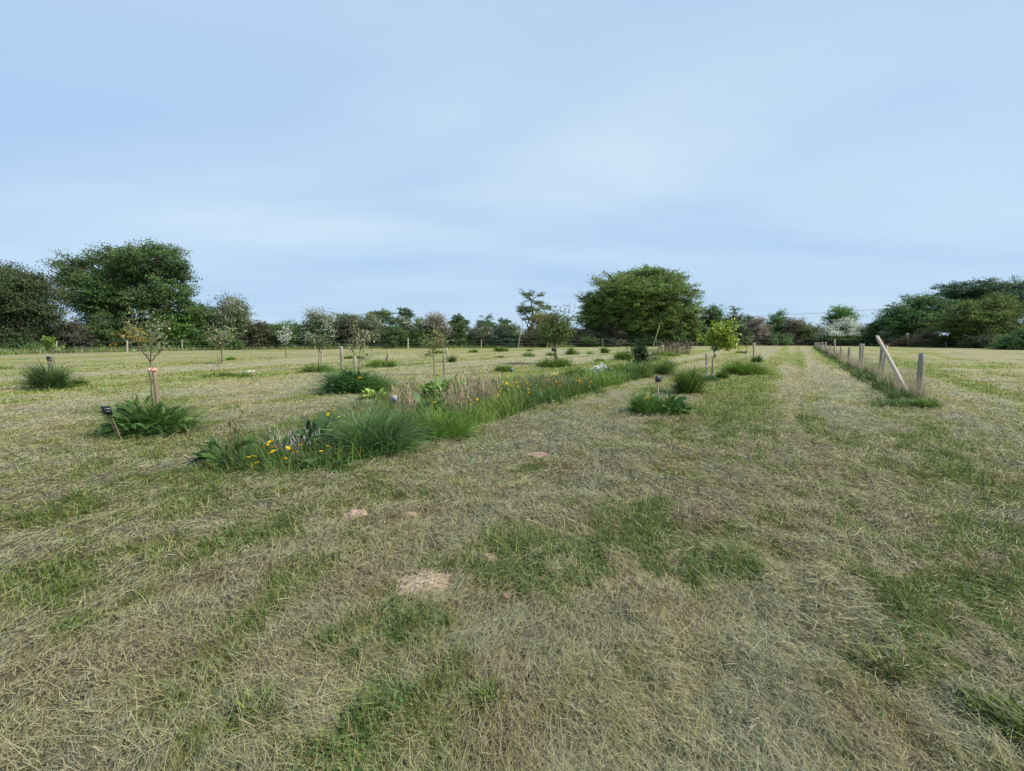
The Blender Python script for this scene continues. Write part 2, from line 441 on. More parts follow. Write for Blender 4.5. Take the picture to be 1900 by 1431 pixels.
def build_grass():
    reseed('cut grass')
    # lying hay
    mb = MB()
    x, y, r = sample_field(760000, .85, 28, 1.5)
    g, b, s, h = field(x, y)
    keep = (rng.random(len(x)) < .42 + .58 * (1 - sstep(.40, .80, g)) + s) & ~in_poly(x, y, BED_POLY)
    keep &= rng.random(len(x)) < 1 - .92 * sstep(14, 28, r)
    x, y, r, g, b, s, h = (t[keep] for t in (x, y, r, g, b, s, h)); n = len(x)
    z = gz(x, y) + .006 + rng.random(n) ** 2 * .045 * (1 - .7 * s)
    kind = rng.random(n)
    col = np.where((kind < .40)[:, None], STRAW * 1.0, np.where((kind < .68)[:, None], HAYGREY * 1.05, OLIVE * 1.0))
    col = mixc(col, np.broadcast_to(C(.33, .36, .24), col.shape), (kind > .93) * .9)
    col = mixc(col, ground_col(x, y) * 1.02, .42 + .5 * sstep(5, 16, r)) * (1 + .14 * sstep(7, 18, r))[:, None]
    col = mixc(col, np.broadcast_to(C(.55, .44, .30), col.shape), s * .9)
    col = col * (1 + (rng.random((n, 1)) * 2 - 1) * (.32 - .20 * sstep(5, 16, r))[:, None]) * (1 + (rng.random((n, 3)) * 2 - 1) * .06)
    a0 = math.atan2(U[1], U[0])
    swirl = (fbm(x * .8, y * .8, 101, 2) - .5) * 5
    head = a0 + .5 + swirl + rng.normal(0, .85, n)
    L = np.where(rng.random(n) < .05, .10 + .12 * rng.random(n), .018 + .085 * rng.random(n) ** 2.0) * (1 - .5 * s); wd = np.maximum(.0017, .0008 * r) * (.6 + .8 * rng.random(n))
    e0 = rng.normal(.14, .26, n) * (1 - .8 * s); e1 = e0 - rng.random(n) * .5
    mb.ribbons(np.stack([x, y, z], 1), head, L, e0, e1, wd, col, S=2, curl=rng.normal(0, .5, n), roll=rng.normal(0, .5, n))
    o = mb.build("hay", M_HAY); tag(o, "dry cut grass strewn over the mown field", "hay", kind="stuff")
    # stubble and green regrowth
    mb = MB()
    x, y, r = sample_field(480000, .85, 44, 1.55)
    g, b, s, h = field(x, y)
    keep = (rng.random(len(x)) < .26 + .85 * sstep(.28, .72, g)) & (s < .3) & (rng.random(len(x)) > b * .8) & ~in_poly(x, y, BED_POLY)
    keep &= rng.random(len(x)) < 1 - .92 * sstep(16, 42, r)
    x, y, r, g, b = (t[keep] for t in (x, y, r, g, b)); n = len(x)
    z = gz(x, y) - .006
    col = mixc(np.broadcast_to(OLIVE * 1.1, (n, 3)), np.broadcast_to(GREEN, (n, 3)), sstep(.35, .75, g + rng.normal(0, .15, n)))
    col = mixc(col, np.broadcast_to(LUSH, (n, 3)), sstep(.72, .95, g))
    col = mixc(col, np.broadcast_to(STRAW, (n, 3)), (rng.random(n) < .14) * .9)
    col = mixc(col, ground_col(x, y) * 1.1, sstep(7, 22, r) * .8) * (1 + .22 * sstep(7, 18, r))[:, None]
    col = jitter(col, n, .30, .10)
    a_, v_ = x * U[0] + y * U[1], x * VV[0] + y * VV[1]
    tall = sstep(.6, .95, g) * sstep(.42, .66, fbm(a_ * 3.0, v_ * 6.4, 131, 3, .6))
    L = (.022 + .035 * rng.random(n) + tall * .10 * rng.random(n)) * (1 + r * .01)
    wd = np.maximum(.0034, .00135 * r) * (.6 + .7 * rng.random(n))
    e0 = np.radians(70) + rng.normal(0, .32, n); e1 = e0 - rng.random(n) * 1.1
    mb.ribbons(np.stack([x, y, z], 1), rng.random(n) * 6.283, L, e0, e1, wd, col, S=2, roll=rng.normal(0, .6, n))
    # small round clover leaves low in the darker patches
    cx, cy, cr = sample_field(120000, 1.0, 9, 1.3)
    g2, b2, s2, _ = field(cx, cy)
    kp = (g2 > .66) & (s2 < .2) & (vn(cx * 1.3, cy * 1.3, 55) > .42)
    cx, cy, cr = cx[kp], cy[kp], cr[kp]; m2 = len(cx)
    cp = np.stack([cx, cy, gz(cx, cy) + .008 + .03 * rng.random(m2)], 1)
    sz = .010 + .010 * rng.random(m2) + .0006 * cr
    mb.leaves(cp, rng.normal(0, 1, (m2, 3)) * [1, 1, .25], rng.normal(0, .35, (m2, 3)) + [0, 0, 1], sz, sz * .85, jitter(np.broadcast_to(C(.075, .135, .035), (m2, 3)), m2, .3, .08))
    o = mb.build("grass", M_BLADE); tag(o, "short green grass growing through the hay", "grass", kind="stuff")
build_grass()

# ------------------------------------------------------------------ plants near the ground
def tuft_into(mb, c, rx, ry, hgt, n, col, wd=.006, spread=.55, droop=1.0, var=.25, seg=3, tip=None):
    """a bunch of grass blades over an ellipse"""
    nb = max(3, min(40, n // 45))
    ba = rng.random(nb) * 6.283; bq = np.sqrt(rng.random(nb)) * .9; bh = .45 + .65 * rng.random(nb); bc = 1 + (rng.random((nb, 1)) - .5) * .5
    bi = rng.integers(0, nb, n)
    br = .16 + .2 * rng.random(nb)
    fill = rng.random(n) < .32
    ox = bq[bi] * np.cos(ba[bi]) + br[bi] * rng.normal(0, .6, n); oy = bq[bi] * np.sin(ba[bi]) + br[bi] * rng.normal(0, .6, n)
    fq, fa = np.sqrt(rng.random(n)) * .8, rng.random(n) * 6.283
    ox, oy = np.where(fill, fq * np.cos(fa), ox), np.where(fill, fq * np.sin(fa), oy)
    a = np.arctan2(oy, ox); q = np.minimum(np.hypot(ox, oy), 1.25)
    x = c[0] + rx * ox; y = c[1] + ry * oy
    hh = hgt * (.6 + .5 * rng.random(n)) * (1 - .25 * q * q) * bh[bi]
    e0 = np.radians(84) - q * spread * rng.random(n) - np.abs(rng.normal(0, .34, n))
    e1 = e0 - droop * (.25 + rng.random(n))
    hd = np.where(rng.random(n) < .38, rng.random() * 6.283 + rng.normal(0, .7, n), a + rng.normal(0, 1.2, n))
    flat = rng.random(n) < .10; e0 = np.where(flat, .25 + .3 * rng.random(n), e0); e1 = np.where(flat, -.2, e1)
    cc = jitter(np.broadcast_to(col, (n, 3)) * bc[bi] * 1.3, n, var, .12)
    if tip is not None:
        m = rng.random(n) < .17
        cc[m] = jitter(np.broadcast_to(tip, (m.sum(), 3)), m.sum(), .2, .05)
    mb.ribbons(np.stack([x, y, gz(x, y) - .02], 1), hd, hh * 1.25, e0, e1, wd * (.6 + .8 * rng.random(n)), cc, S=seg, roll=rng.normal(0, .5, n))
def docks_into(mb, c, rx, ry, L, n, col, up=55, wr=.30, lift=None):
    """broad lance-shaped leaves in a rosette"""
    a = rng.random(n) * 6.283; q = np.sqrt(rng.random(n))
    x = c[0] + rx * q * np.cos(a); y = c[1] + ry * q * np.sin(a)
    lift = L * .9 if lift is None else lift
    LL = L * (.45 + .65 * rng.random(n))
    e0 = np.radians(up) + rng.normal(0, .45, n) - q * .3
    e1 = e0 - .6 - rng.random(n) * .9
    mb.ribbons(np.stack([x, y, gz(x, y) - .01 + rng.random(n) ** 1.1 * lift * (1 - .65 * q)], 1), a + rng.normal(0, .8, n), LL, e0, e1, LL * wr * (.7 + .6 * rng.random(n)),
               jitter(np.broadcast_to(col, (n, 3)) * 1.35, n, .3, .1), S=4, prof=[.12, .85, 1.0, .62, .06], roll=rng.normal(0, .6, n))
def stalks_into(mb, c, rx, ry, hgt, n, col, wd=.006, lean=.25, heads=True):
    """dry upright stems with ragged seed heads"""
    a = rng.random(n) * 6.283; q = np.sqrt(rng.random(n))
    x = c[0] + rx * q * np.cos(a); y = c[1] + ry * q * np.sin(a)
    hh = hgt * (.5 + .6 * rng.random(n)); e0 = np.radians(88) - lean * rng.random(n)
    hd = a + rng.normal(0, .9, n)
    cc = jitter(np.broadcast_to(col, (n, 3)), n, .3, .06)
    root = np.stack([x, y, gz(x, y) - .01], 1)
    mb.ribbons(root, hd, hh, e0, e0 - .25 * rng.random(n), wd, cc, S=3, prof=[1, .8, .7, .4], roll=rng.normal(0, .7, n))
    if heads:
        for k in range(3):
            t = .55 + .45 * rng.random(n)
            p = root + np.stack([np.cos(e0) * np.cos(hd), np.cos(e0) * np.sin(hd), np.sin(e0)], 1) * (hh * t)[:, None]
            mb.ribbons(p, rng.random(n) * 6.283, hh * .16, .9, .5, wd * 1.6, cc * 1.05, S=1)

G_TUFT = "green tufts left standing in the mown field"
DEEP, MIDG, BLUEG, YELG, DRY = C(.064, .108, .023), C(.115, .175, .034), C(.062, .11, .048), C(.22, .29, .05), C(.42, .33, .21)
def tuft(label, px, py, wpx, hpx, col=MIDG, n=None, dark=0, dpx=None, droop=1.0, name="grass_tuft", cat="grass tuft", group=G_TUFT):
    """py is the pixel row of its foot, wpx its width and hpx its height in pixels"""
    reseed(label)
    c = P(px, py); m = c[1] / F
    rx, h = wpx * m * .5, hpx * m
    mb = MB()
    n = n or int(np.clip(wpx * hpx * 1.1, 120, 2600))
    tuft_into(mb, c, rx * (.50 if hpx > .6 * wpx else .68), min(rx * .65, .6 if dpx is None else dpx), h * 1.18, n, col, wd=max(.006, .0011 * c[1]), droop=droop, tip=YELG * .8)
    return tag(mb.build(name, M_BLADE, origin=(c[0], c[1], 0)), label, cat, group)

tuft("low green tuft cut off by the left edge of the photo", 2, 684, 40, 8)
tuft("short dark tuft trailing right of the tussock around the black-capped stake", 142, 718, 40, 14, DEEP)
tuft("flat green streak of grass under the bare twig sapling, beside the white stick", 420, 698, 150, 9, MIDG)
tuft("small green tuft beside the pale sapling with two thin stems", 430, 668, 26, 9)
tuft("low wide green tuft round the foot of the grey stake at the slim sapling", 590, 690, 85, 15)
tuft("faint flat green tuft behind the two grey stakes of the weed clump", 655, 665, 70, 7)
tuft("green tuft round the foot of the white-topped propped stake", 710, 680, 80, 15)
tuft("flat dull tuft behind the sapling with the thin horizontal twig", 815, 656, 50, 6)
tuft("dark round tuft beside the far grey stake, right of the sapling's two stakes", 838, 672, 22, 14, DEEP)
tuft("low tuft close to the far verge, alone above the broad-leaved clump", 876, 654, 24, 6)
tuft("green tuft in the open field left of the small blue and white tag", 933, 690, 36, 15)
tuft("tuft in two humps at the far verge, left of the leaning white post", 932, 652, 40, 9)
tuft("thin low tuft in line between the two-humped tuft and the tag", 926, 664, 26, 6)
tuft("rounded green tuft left of the propped apple tree", 981, 662, 34, 9)
tuft("flat tuft just inside the verge, left of the propped apple tree's crown", 985, 651, 28, 5)
tuft("dense green tuft round the feet of the propped apple tree", 1028, 681, 86, 17)
tuft("tuft half hidden behind the apple tree's trunk", 1022, 660, 22, 8)
tuft("pointed tuft first to the right of the apple tree's trunk", 1062, 658, 34, 12)
tuft("very low tuft between the pointed tuft and the squarish tuft", 1095, 657, 24, 6)
tuft("squarish green tuft standing alone near the far verge", 1121, 655, 20, 11)
tuft("pale low tuft behind the white flowering plant", 1112, 670, 30, 8)
tuft("tall loose green tuft left of the ivy-covered shrub", 1154, 668, 44, 18)
tuft("tuft near the verge just behind the ivy-covered shrub", 1178, 655, 20, 8)
tuft("low dark tuft round the foot of the red-and-white stake", 1240, 660, 60, 9)
tuft("flat tuft right of the yellow-green tree's trunk, near the far verge", 1375, 655, 34, 6)
tuft("small dark tuft at the foot of the tall grey stake by the path", 1402, 672, 22, 13, DEEP)
tuft("long bushy tuft round the two thin pale stakes by the path", 1382, 694, 92, 23, MIDG)
tuft("grey-green low tuft in front of the yellow-green tree's stake", 1316, 708, 42, 14, BLUEG * 1.3)
tuft("dark tuft under the yellow-green tree, right of its trunk", 1338, 702, 26, 18, DEEP)
tuft("round spiky dark tussock standing alone beside the path", 1278, 730, 46, 44, DEEP * 1.15, n=1700, droop=.45)
tuft("bushy dark tussock round the black-capped stake", 96, 722, 60, 46, C(.06, .105, .04), n=1700, droop=.8)
tuft("lone dark clover-like tuft on the hay, nearest tuft to the pinkish molehill", 921, 890, 30, 12, LUSH)
tuft("bright upright tuft of long grass at the foot of the corner post", 1722, 758, 40, 22, MIDG)
tuft("small blue-green tuft between the weed clump and the bed's nearest tussock", 595, 735, 22, 14, BLUEG)
tuft("dark tuft in the near hay, right of the square straw patch's lower corner", 822, 1160, 34, 22, LUSH * .7, n=260)
tuft("broad near tuft of dark grass low in the photo's centre", 905, 1295, 85, 32, LUSH * .75, n=700)
tuft("near upright tuft at the lower left, yellow green in the sun", 470, 1330, 170, 42, GREEN * .75, n=1000)
tuft("near dark tuft at the lower right edge of the photo", 1860, 1340, 200, 34, LUSH * .75, n=1300)
tuft("upright yellowish tuft with pale stubs, right in the near hay", 1640, 1240, 110, 42, OLIVE * .7, n=700)

# ------------------------------------------------------------------ woody growth
def wander(p0, p1, n=5, amp=.06):
    p0, p1 = np.asarray(p0, float), np.asarray(p1, float)
    t = np.linspace(0, 1, n)[:, None]
    L = np.linalg.norm(p1 - p0)
    j = rng.normal(0, amp * L, (n, 3)) * np.sin(t * math.pi)
    return p0 + (p1 - p0) * t + j

def crown_tree(name, label, cat, group, y, base_px, lobes, col, leaf=.24, dens=1.0, trunk_r=.22, bark=C(.10, .08, .06), inner=.35, spray=.9,
               blossom=None, bl_frac=0.0, stems=1, top_px=None, col2=None, bl_col=C(.62, .60, .50), var=.3, bl_top=True, twig_show=1.0, seed=0):
    reseed(label + str(seed))
    """lobes: (cx, cy, rx, ry) in the photo's pixels, turned into real ellipsoids y metres away"""
    m = y / F * 1.01
    base = W(base_px, HOR, y); base[2] = 0
    t = thing(name, label, cat, base, group)
    wood, leafm, blm = MB(), MB(), MB()
    cs = []
    for (cx, cy, rx, ry) in lobes:
        c = W(cx, cy, y + (rng.random() - .5) * rx * m * .5)
        cs.append((c, np.array([rx * m, rx * m * .85, ry * m])))
    hi = max(c[2] for c, _ in cs)
    tops = np.mean([c for c, _ in cs], 0)
    allc = []
    for s_ in range(stems):
        off = np.array([rng.normal(0, .5), rng.normal(0, .4), 0]) * (stems > 1)
        top = np.array([tops[0] * .6 + base[0] * .4, tops[1], max(.6, hi * .85)]) + off * 1.5
        tk = wander(base + off - np.array([0, 0, .1]), top, 7, .035)
        wood.tube(tk, np.linspace(trunk_r, trunk_r * .25, 7), bark, n=7)
        for li, (c, rad) in enumerate(cs):
            if li % stems != s_: continue
            k0 = tk[min(5, max(1, int(6 * min(.8, c[2] * .62 / max(hi, .1)))))]
            limb = wander(k0, c, 5, .07)
            wood.tube(limb, np.linspace(trunk_r * .42, trunk_r * .16, 5), bark, n=6)
            allc.append(limb)
    area_px = sum(4 * rx * ry for (_, _, rx, ry) in lobes) * .29
    leaf *= .78
    n_leaf_total = int(area_px * 4.4 * dens * (.24 / leaf) ** 1.2)
    vol = np.array([np.prod(r) ** (2 / 3) for _, r in cs]); vol /= vol.sum()
    per = 26
    for (c, rad), fr in zip(cs, vol):
        nc = max(5, int(n_leaf_total * fr / per))
        ns = int(np.clip(nc / 9, 3, 16))
        sdir = rng.normal(0, 1, (ns, 3)); sdir /= np.linalg.norm(sdir, axis=1, keepdims=True)
        sc_ = sdir * (.46 + .46 * rng.random((ns, 1))); sc_[0] *= .2
        sr_ = (.30 + .26 * rng.random((ns, 1))) * np.array([1.05, 1.05, .72])
        si = rng.integers(0, ns, nc)
        d = rng.normal(0, 1, (nc, 3)); d /= np.linalg.norm(d, axis=1, keepdims=True)
        bumpy = 1 + .42 * (fbm(d[:, 0] * 2.2 + c[0], d[:, 2] * 2.2 + d[:, 1] * 1.7 + c[1], 3, 2) - .5) * 2
        q = (inner + (1 - inner) * rng.random(nc) ** .5) * bumpy
        p = c + (sc_[si] + sr_[si] * d * q[:, None]) * rad
        pad_l = (1 + (rng.random((ns, 1, 1)) * 2 - 1) * .16)[si]
        sdr = sc_[si] + d * .5; d = sdr / np.linalg.norm(sdr, axis=1, keepdims=True)
        p[:, 2] = np.maximum(p[:, 2], .12)
        sl = spray * (.25 + .9 * rng.random(nc) ** 1.6) * min(1, rad.mean() / 1.6 + .25)
        sd = d + np.stack([rng.normal(0, .45, nc), rng.normal(0, .45, nc), rng.normal(.12, .3, nc)], 1)
        sd /= np.linalg.norm(sd, axis=1, keepdims=True)
        # twigs
        for i in range(ns):
            wood.tube(wander(c, c + sc_[i] * rad, 4, .08), [trunk_r * .2, trunk_r * .16, trunk_r * .12, trunk_r * .08], bark, n=5, cap=False)
        outer = np.argsort(-q * (.6 + .4 * d[:, 2]))[:int(46 * twig_show) + 6]
        for i in outer:
            wood.tube(wander(c + sc_[si[i]] * rad, p[i] + sd[i] * sl[i] * .8, 4, .06), [trunk_r * .14, trunk_r * .1, trunk_r * .07, .008], bark, n=4, cap=False)
        tt = rng.random((nc, per))
        pos = p[:, None] + sd[:, None] * (sl[:, None] * tt)[..., None] + rng.normal(0, 1, (nc, per, 3)) * (np.array([.27, .27, .10]) * (.5 + .5 * spray) * (leaf / .24) ** .5)
        nor = d[:, None] * .55 + np.array([0, 0, .55]) + rng.normal(0, .55, (nc, per, 3))
        ax = rng.normal(0, 1, (nc, per, 3)) + sd[:, None] * .5
        cl = 1 + (rng.random((nc, 1, 1)) * 2 - 1) * var
        base_c = np.broadcast_to(np.asarray(col) * 2.05, (nc, per, 3)).copy()
        if col2 is not None:
            base_c[rng.random(nc) < .35] = np.asarray(col2) * 2.05
        cc = base_c * cl * pad_l * (1 + (rng.random((nc, per, 1)) * 2 - 1) * .22) * (1 + (rng.random((nc, 1, 3)) * 2 - 1) * .07)
        pos = pos.reshape(-1, 3); pos[:, 2] = np.maximum(pos[:, 2], .04)
        ls = leaf * (.6 + .7 * rng.random(len(pos)))
        nn = nor.reshape(-1, 3); aa = ax.reshape(-1, 3); cc = cc.reshape(-1, 3)
        if blossom:
            up = (d[:, 2] > -.25) if bl_top else np.ones(nc, bool)
            isb = np.repeat((rng.random(nc) < bl_frac) & up & (q > .45), per) & (rng.random(len(pos)) < .8)
            if isb.any():
                bc = jitter(np.broadcast_to(bl_col, (isb.sum(), 3)), isb.sum(), .18, .04)
                blm.leaves(pos[isb] + nn[isb] * .04, aa[isb], nn[isb], ls[isb] * .8, ls[isb] * .7, bc)
            leafm.leaves(pos[~isb], aa[~isb], nn[~isb], ls[~isb], ls[~isb] * .62, cc[~isb])
        else:
            leafm.leaves(pos, aa, nn, ls, ls * .62, cc)
    wood.build("trunk", M_BARK, t, base, smooth=True)
    leafm.build("crown", M_CROWN, t, base)
    if blm.n:
        blm.build("blossom", M_PETAL, t, base)
    return t

# where the far edge of the field runs
BND = np.array([(-250, 664), (0, 657), (236, 652), (480, 648.5), (757, 646.5), (960, 645.3), (1118, 643.6), (1300, 642), (1443, 641.4), (1515, 641.2), (1650, 642.6), (1750, 644.3), (1900, 649), (2100, 656)])
def bd(px):
    return float(np.interp(px, BND[:, 0], [D(b) for b in BND[:, 1]]))

GT, GB_ = "trees beyond the far field fence", "bushes of the hedge along the far field fence"
DK, DKB, OAK, FRESH, OLV, GREY, BRN, PUR = C(.045, .078, .026), C(.036, .066, .030), C(.070, .105, .028), C(.06, .125, .025), C(.085, .10, .03), C(.065, .085, .04), C(.07, .075, .042), C(.07, .066, .045)
CREAM, WHITE, DULLW, GORSE = C(.42, .40, .30), C(.66, .68, .60), C(.36, .31, .25), C(.70, .42, .02)
def autolobes(x0, x1, yt, yb, k=None):
    w, h = x1 - x0, yb - yt
    k = k or max(3, int(w / max(h, 1) * 2.2) + 2)
    L = [((x0 + x1) / 2, yb - h * .45, w * .40, h * .46)]
    for i in range(k):
        f = (i + .5) / k + rng.normal(0, .05)
        arch = math.sin(math.pi * min(max(f, .06), .94)) ** .6
        ry = h * (.20 + .13 * rng.random()); rx = min(w * .34, max(ry * (.8 + .5 * rng.random()), w / k * .75))
        cy = yb - h * arch * (.90 + .1 * rng.random()) + ry * .95
        L.append((x0 + rx * .6 + (w - rx * 1.2) * f, cy, rx, ry))
        L.append((x0 + w * (f * .9 + .05), yb - h * .24, max(w / k * .7, h * .2), h * .26))
    return L

# --- trees, left to right
crown_tree("thorn_tree", "dark spiky thorn tree cut by the left edge of the photo", "tree", GT, bd(20) + 1.5, 38,
           [(20, 572, 60, 58), (10, 522, 45, 26), (48, 540, 30, 26), (26, 600, 58, 38), (60, 582, 22, 30), (-40, 580, 50, 56)], C(.034, .052, .022),
           leaf=.19, spray=1.4, dens=1.0, trunk_r=.3, col2=C(.055, .062, .03), inner=.2)
crown_tree("spreading_tree", "tall spreading tree with an open twin-lobed crown behind the gorse", "tree", GT, bd(235) + 3, 240,
           [(155, 500, 42, 30), (130, 530, 28, 26), (170, 550, 50, 32), (245, 486, 46, 30), (296, 486, 48, 28), (314, 522, 36, 34), (240, 545, 62, 42), (215, 515, 34, 30), (290, 570, 52, 36),
            (335, 560, 26, 26), (205, 590, 40, 22), (165, 568, 24, 14), (270, 610, 60, 26)], C(.045, .085, .026), leaf=.23, spray=1.1, dens=.82, trunk_r=.38, inner=.25, col2=C(.062, .088, .028), twig_show=2)
crown_tree("oak_tree", "slender open oak with sky showing through, above the brownish shrub", "tree", GT, bd(985) + 14, 990,
           [(985, 556, 24, 13), (965, 570, 18, 10), (1005, 566, 20, 10), (985, 578, 26, 12), (972, 592, 14, 7)], C(.062, .09, .042), leaf=.22, spray=.8, dens=.62, trunk_r=.42, inner=.2, bark=C(.20, .17, .12), twig_show=2)
crown_tree("oak_tree", "biggest oak, broad round crown reaching low, standing alone in the far hedge", "tree", GT, bd(1190) + 2, 1206,
           [(1185, 545, 84, 42), (1210, 524, 58, 22), (1160, 530, 44, 22), (1120, 548, 40, 24), (1095, 565, 26, 22), (1250, 545, 40, 30), (1272, 575, 26, 30), (1110, 590, 34, 22), (1160, 580, 60, 30),
            (1220, 578, 58, 26), (1180, 612, 46, 18), (1130, 612, 26, 14), (1255, 605, 36, 22), (1190, 515, 40, 14), (1092, 588, 20, 24), (1112, 612, 26, 16), (1276, 600, 20, 26), (1230, 620, 36, 14), (1160, 600, 30, 26), (1205, 600, 40, 24), (1140, 575, 44, 34), (1235, 590, 44, 34), (1190, 560, 70, 40), (1120, 600, 30, 30), (1250, 618, 34, 18), (1150, 622, 34, 14)], OAK * 1.2, leaf=.27, spray=1.0, dens=1.15, trunk_r=.6, col2=C(.075, .105, .026), inner=.3, twig_show=2)
crown_tree("dark_tree", "far dark blue-green tree, widest crown at the right edge of the photo", "tree", GT, bd(1840) + 16, 1850,
           [(1800, 545, 44, 20), (1775, 540, 30, 14), (1850, 536, 54, 20), (1905, 545, 50, 28), (1880, 565, 50, 26), (1780, 560, 26, 16), (1950, 560, 50, 36), (1830, 570, 50, 26)], C(.028, .058, .028), leaf=.26, spray=1.0, dens=.95, trunk_r=.45, inner=.25)
crown_tree("olive_tree", "rounded yellow-olive tree in front of the dark far tree at the right", "tree", GT, bd(1825) + 3, 1822,
           [(1825, 585, 56, 28), (1845, 566, 34, 18), (1790, 588, 34, 24), (1865, 600, 34, 24), (1820, 610, 62, 20), (1880, 620, 34, 16), (1800, 620, 34, 16)], C(.062, .084, .018), leaf=.24, spray=1.0, dens=1.05, trunk_r=.35, col2=C(.044, .07, .02))
crown_tree("bushy_tree", "domed rich green tree left of the yellow-olive tree, crown down to the field", "tree", GT, bd(1695) + 3, 1696,
           [(1697, 585, 52, 34), (1700, 564, 34, 16), (1660, 590, 28, 26), (1735, 580, 26, 24), (1690, 612, 56, 20), (1650, 606, 18, 20)], C(.034, .070, .019), leaf=.25, spray=1.1, dens=1.1, trunk_r=.35, col2=C(.046, .09, .024))
crown_tree("bushy_tree", "small fresh green tree with upright shoots behind the white blossoming shrub", "tree", GT, bd(1557) + 4, 1558,
           autolobes(1527, 1590, 570, 640, 3) + [(1560, 580, 16, 11), (1540, 590, 14, 14), (1574, 590, 14, 12)], FRESH, leaf=.24, spray=1.2, trunk_r=.25)
crown_tree("bushy_tree", "small green tree with a pointed top right of the greyish pink blossoming tree", "tree", GT, bd(1440) + 4, 1441,
           autolobes(1418, 1465, 580, 638, 3), C(.05, .105, .022), leaf=.24, spray=1.0, trunk_r=.22)
crown_tree("dark_tree", "dark round-topped tree behind the greyish pink blossoming tree", "tree", GT, bd(1362) + 12, 1362, autolobes(1338, 1386, 571, 640, 3), DK, leaf=.28, spray=.9, trunk_r=.28)
crown_tree("bushy_tree", "mid green tree touching the right side of the biggest oak", "tree", GT, bd(1315) + 5, 1312, autolobes(1283, 1348, 566, 640, 4), C(.045, .082, .022), leaf=.26, spray=1.0, trunk_r=.3)
crown_tree("dark_tree", "far small dark tree poking up behind the greyish pink blossoming hawthorn's left side", "tree", GT, bd(1390) + 22, 1392, autolobes(1376, 1412, 580, 640, 3), DKB, leaf=.28, spray=.8, trunk_r=.25)
crown_tree("dark_tree", "dark evergreen-looking tree standing highest over the white-topped mid hedge", "tree", GT, bd(750) + 14, 752, [(752, 580, 16, 11), (745, 590, 12, 10), (762, 588, 12, 10), (752, 600, 18, 10)], DKB, leaf=.26, spray=.6, trunk_r=.3, inner=.3, dens=1.2)
crown_tree("bushy_tree", "light green open tree behind the cream blossoming bush of the mid hedge", "tree", GT, bd(700) + 7, 702, [(690, 584, 14, 9), (712, 582, 16, 8), (700, 596, 26, 14), (724, 590, 12, 10), (700, 615, 28, 16)], C(.065, .10, .032), leaf=.22, spray=.8, dens=.8, trunk_r=.22)
crown_tree("bushy_tree", "low rounded bright green tree right of the dark evergreen-looking tree", "tree", GT, bd(772) + 9, 774, autolobes(757, 792, 592, 636, 3), FRESH, leaf=.24, spray=.7, trunk_r=.2)
crown_tree("dark_tree", "round dark tree like a ball above the hedge, left of the flat-topped one", "tree", GT, bd(852) + 18, 853, [(853, 594, 19, 11), (845, 598, 13, 10), (862, 598, 12, 11), (853, 608, 20, 12)], DKB, leaf=.28, spray=.5, trunk_r=.3, inner=.3, dens=1.2)
crown_tree("dark_tree", "wide flat-topped dark tree right of the ball-shaped one", "tree", GT, bd(912) + 20, 914, [(905, 598, 24, 9), (930, 600, 18, 9), (890, 602, 14, 9), (912, 610, 34, 12)], DKB * 1.1, leaf=.28, spray=.5, trunk_r=.3, inner=.3, dens=1.2)

# --- hedge bushes, left to right
def bush(name, label, x0, x1, yt, col, off=1.2, yb=None, leaf=.2, **kw):
    reseed(label)
    y = bd((x0 + x1) / 2) + off
    yb = yb or HOR + F * CAM_H / y - 1
    yt = yt - 3
    kw.setdefault("dens", 1.35); kw.setdefault("spray", .8); kw.setdefault("stems", 2); kw.setdefault("trunk_r", .09)
    return crown_tree(name, label, "bush", GB_, y, (x0 + x1) / 2, autolobes(x0, x1, yt, yb), col, leaf=leaf, **kw)
bush("bramble_bush", "dark bush under the thorn tree at the left edge of the photo", -60, 62, 612, DK)
bush("bramble_bush", "grey-brown leafless-looking bush in the gap between the two big left trees", 88, 172, 602, C(.07, .066, .048), col2=C(.05, .06, .03))
bush("gorse_bush", "dark gorse with a few faded yellow flowers high up, under the spreading tree", 160, 225, 590, DK, blossom=True, bl_frac=.07, bl_col=C(.45, .27, .04))
bush("gorse_bush", "gorse with the brightest patch of yellow flowers, behind the pink-tied sapling", 218, 282, 612, DK, off=.6, blossom=True, bl_frac=.34, bl_col=GORSE)
bush("hazel_bush", "bright green leafy bush under the right side of the spreading tree", 288, 352, 572, C(.055, .105, .026), off=1.0, leaf=.24)
bush("bramble_bush", "dull dark green bush between the bright green bush and the cream blossoming tree", 335, 412, 566, DK * 1.25, off=1.8)
bush("hawthorn_bush", "hawthorn with fading cream blossom, tallest bush right of the spreading tree", 392, 462, 558, GREY, off=1.4, blossom=True, bl_frac=.38, bl_col=CREAM, spray=1.3)
bush("bramble_bush", "low dark bush below the hawthorn with fading cream blossom", 360, 452, 612, DK, off=.5)
bush("bramble_bush", "brownish dark bush just left of the sapling with white flowers", 445, 512, 601, C(.055, .06, .03), off=1.0)
bush("bramble_bush", "fresh dark green bush just behind the sapling with white flowers", 498, 560, 603, DK * 1.4, off=1.0)
bush("hawthorn_bush", "hawthorn with white blossom hanging to the left, highest white bush of the mid hedge", 560, 622, 580, C(.055, .08, .03), off=1.3, blossom=True, bl_frac=.46, bl_col=WHITE * .85, spray=1.4)
bush("blackthorn_bush", "purple-brown bush with bare twigs between the white and the cream blossoming hawthorns", 612, 668, 592, C(.06, .06, .038), off=1.0, col2=PUR * .8)
bush("hawthorn_bush", "bushy green-topped thorn behind the purple-brown bush of the mid hedge", 612, 692, 584, C(.065, .085, .03), off=4)
bush("hawthorn_bush", "hawthorn speckled with cream blossom, behind the two grey stakes", 655, 715, 592, C(.08, .095, .05), off=1.4, blossom=True, bl_frac=.42, bl_col=CREAM, spray=1.2)
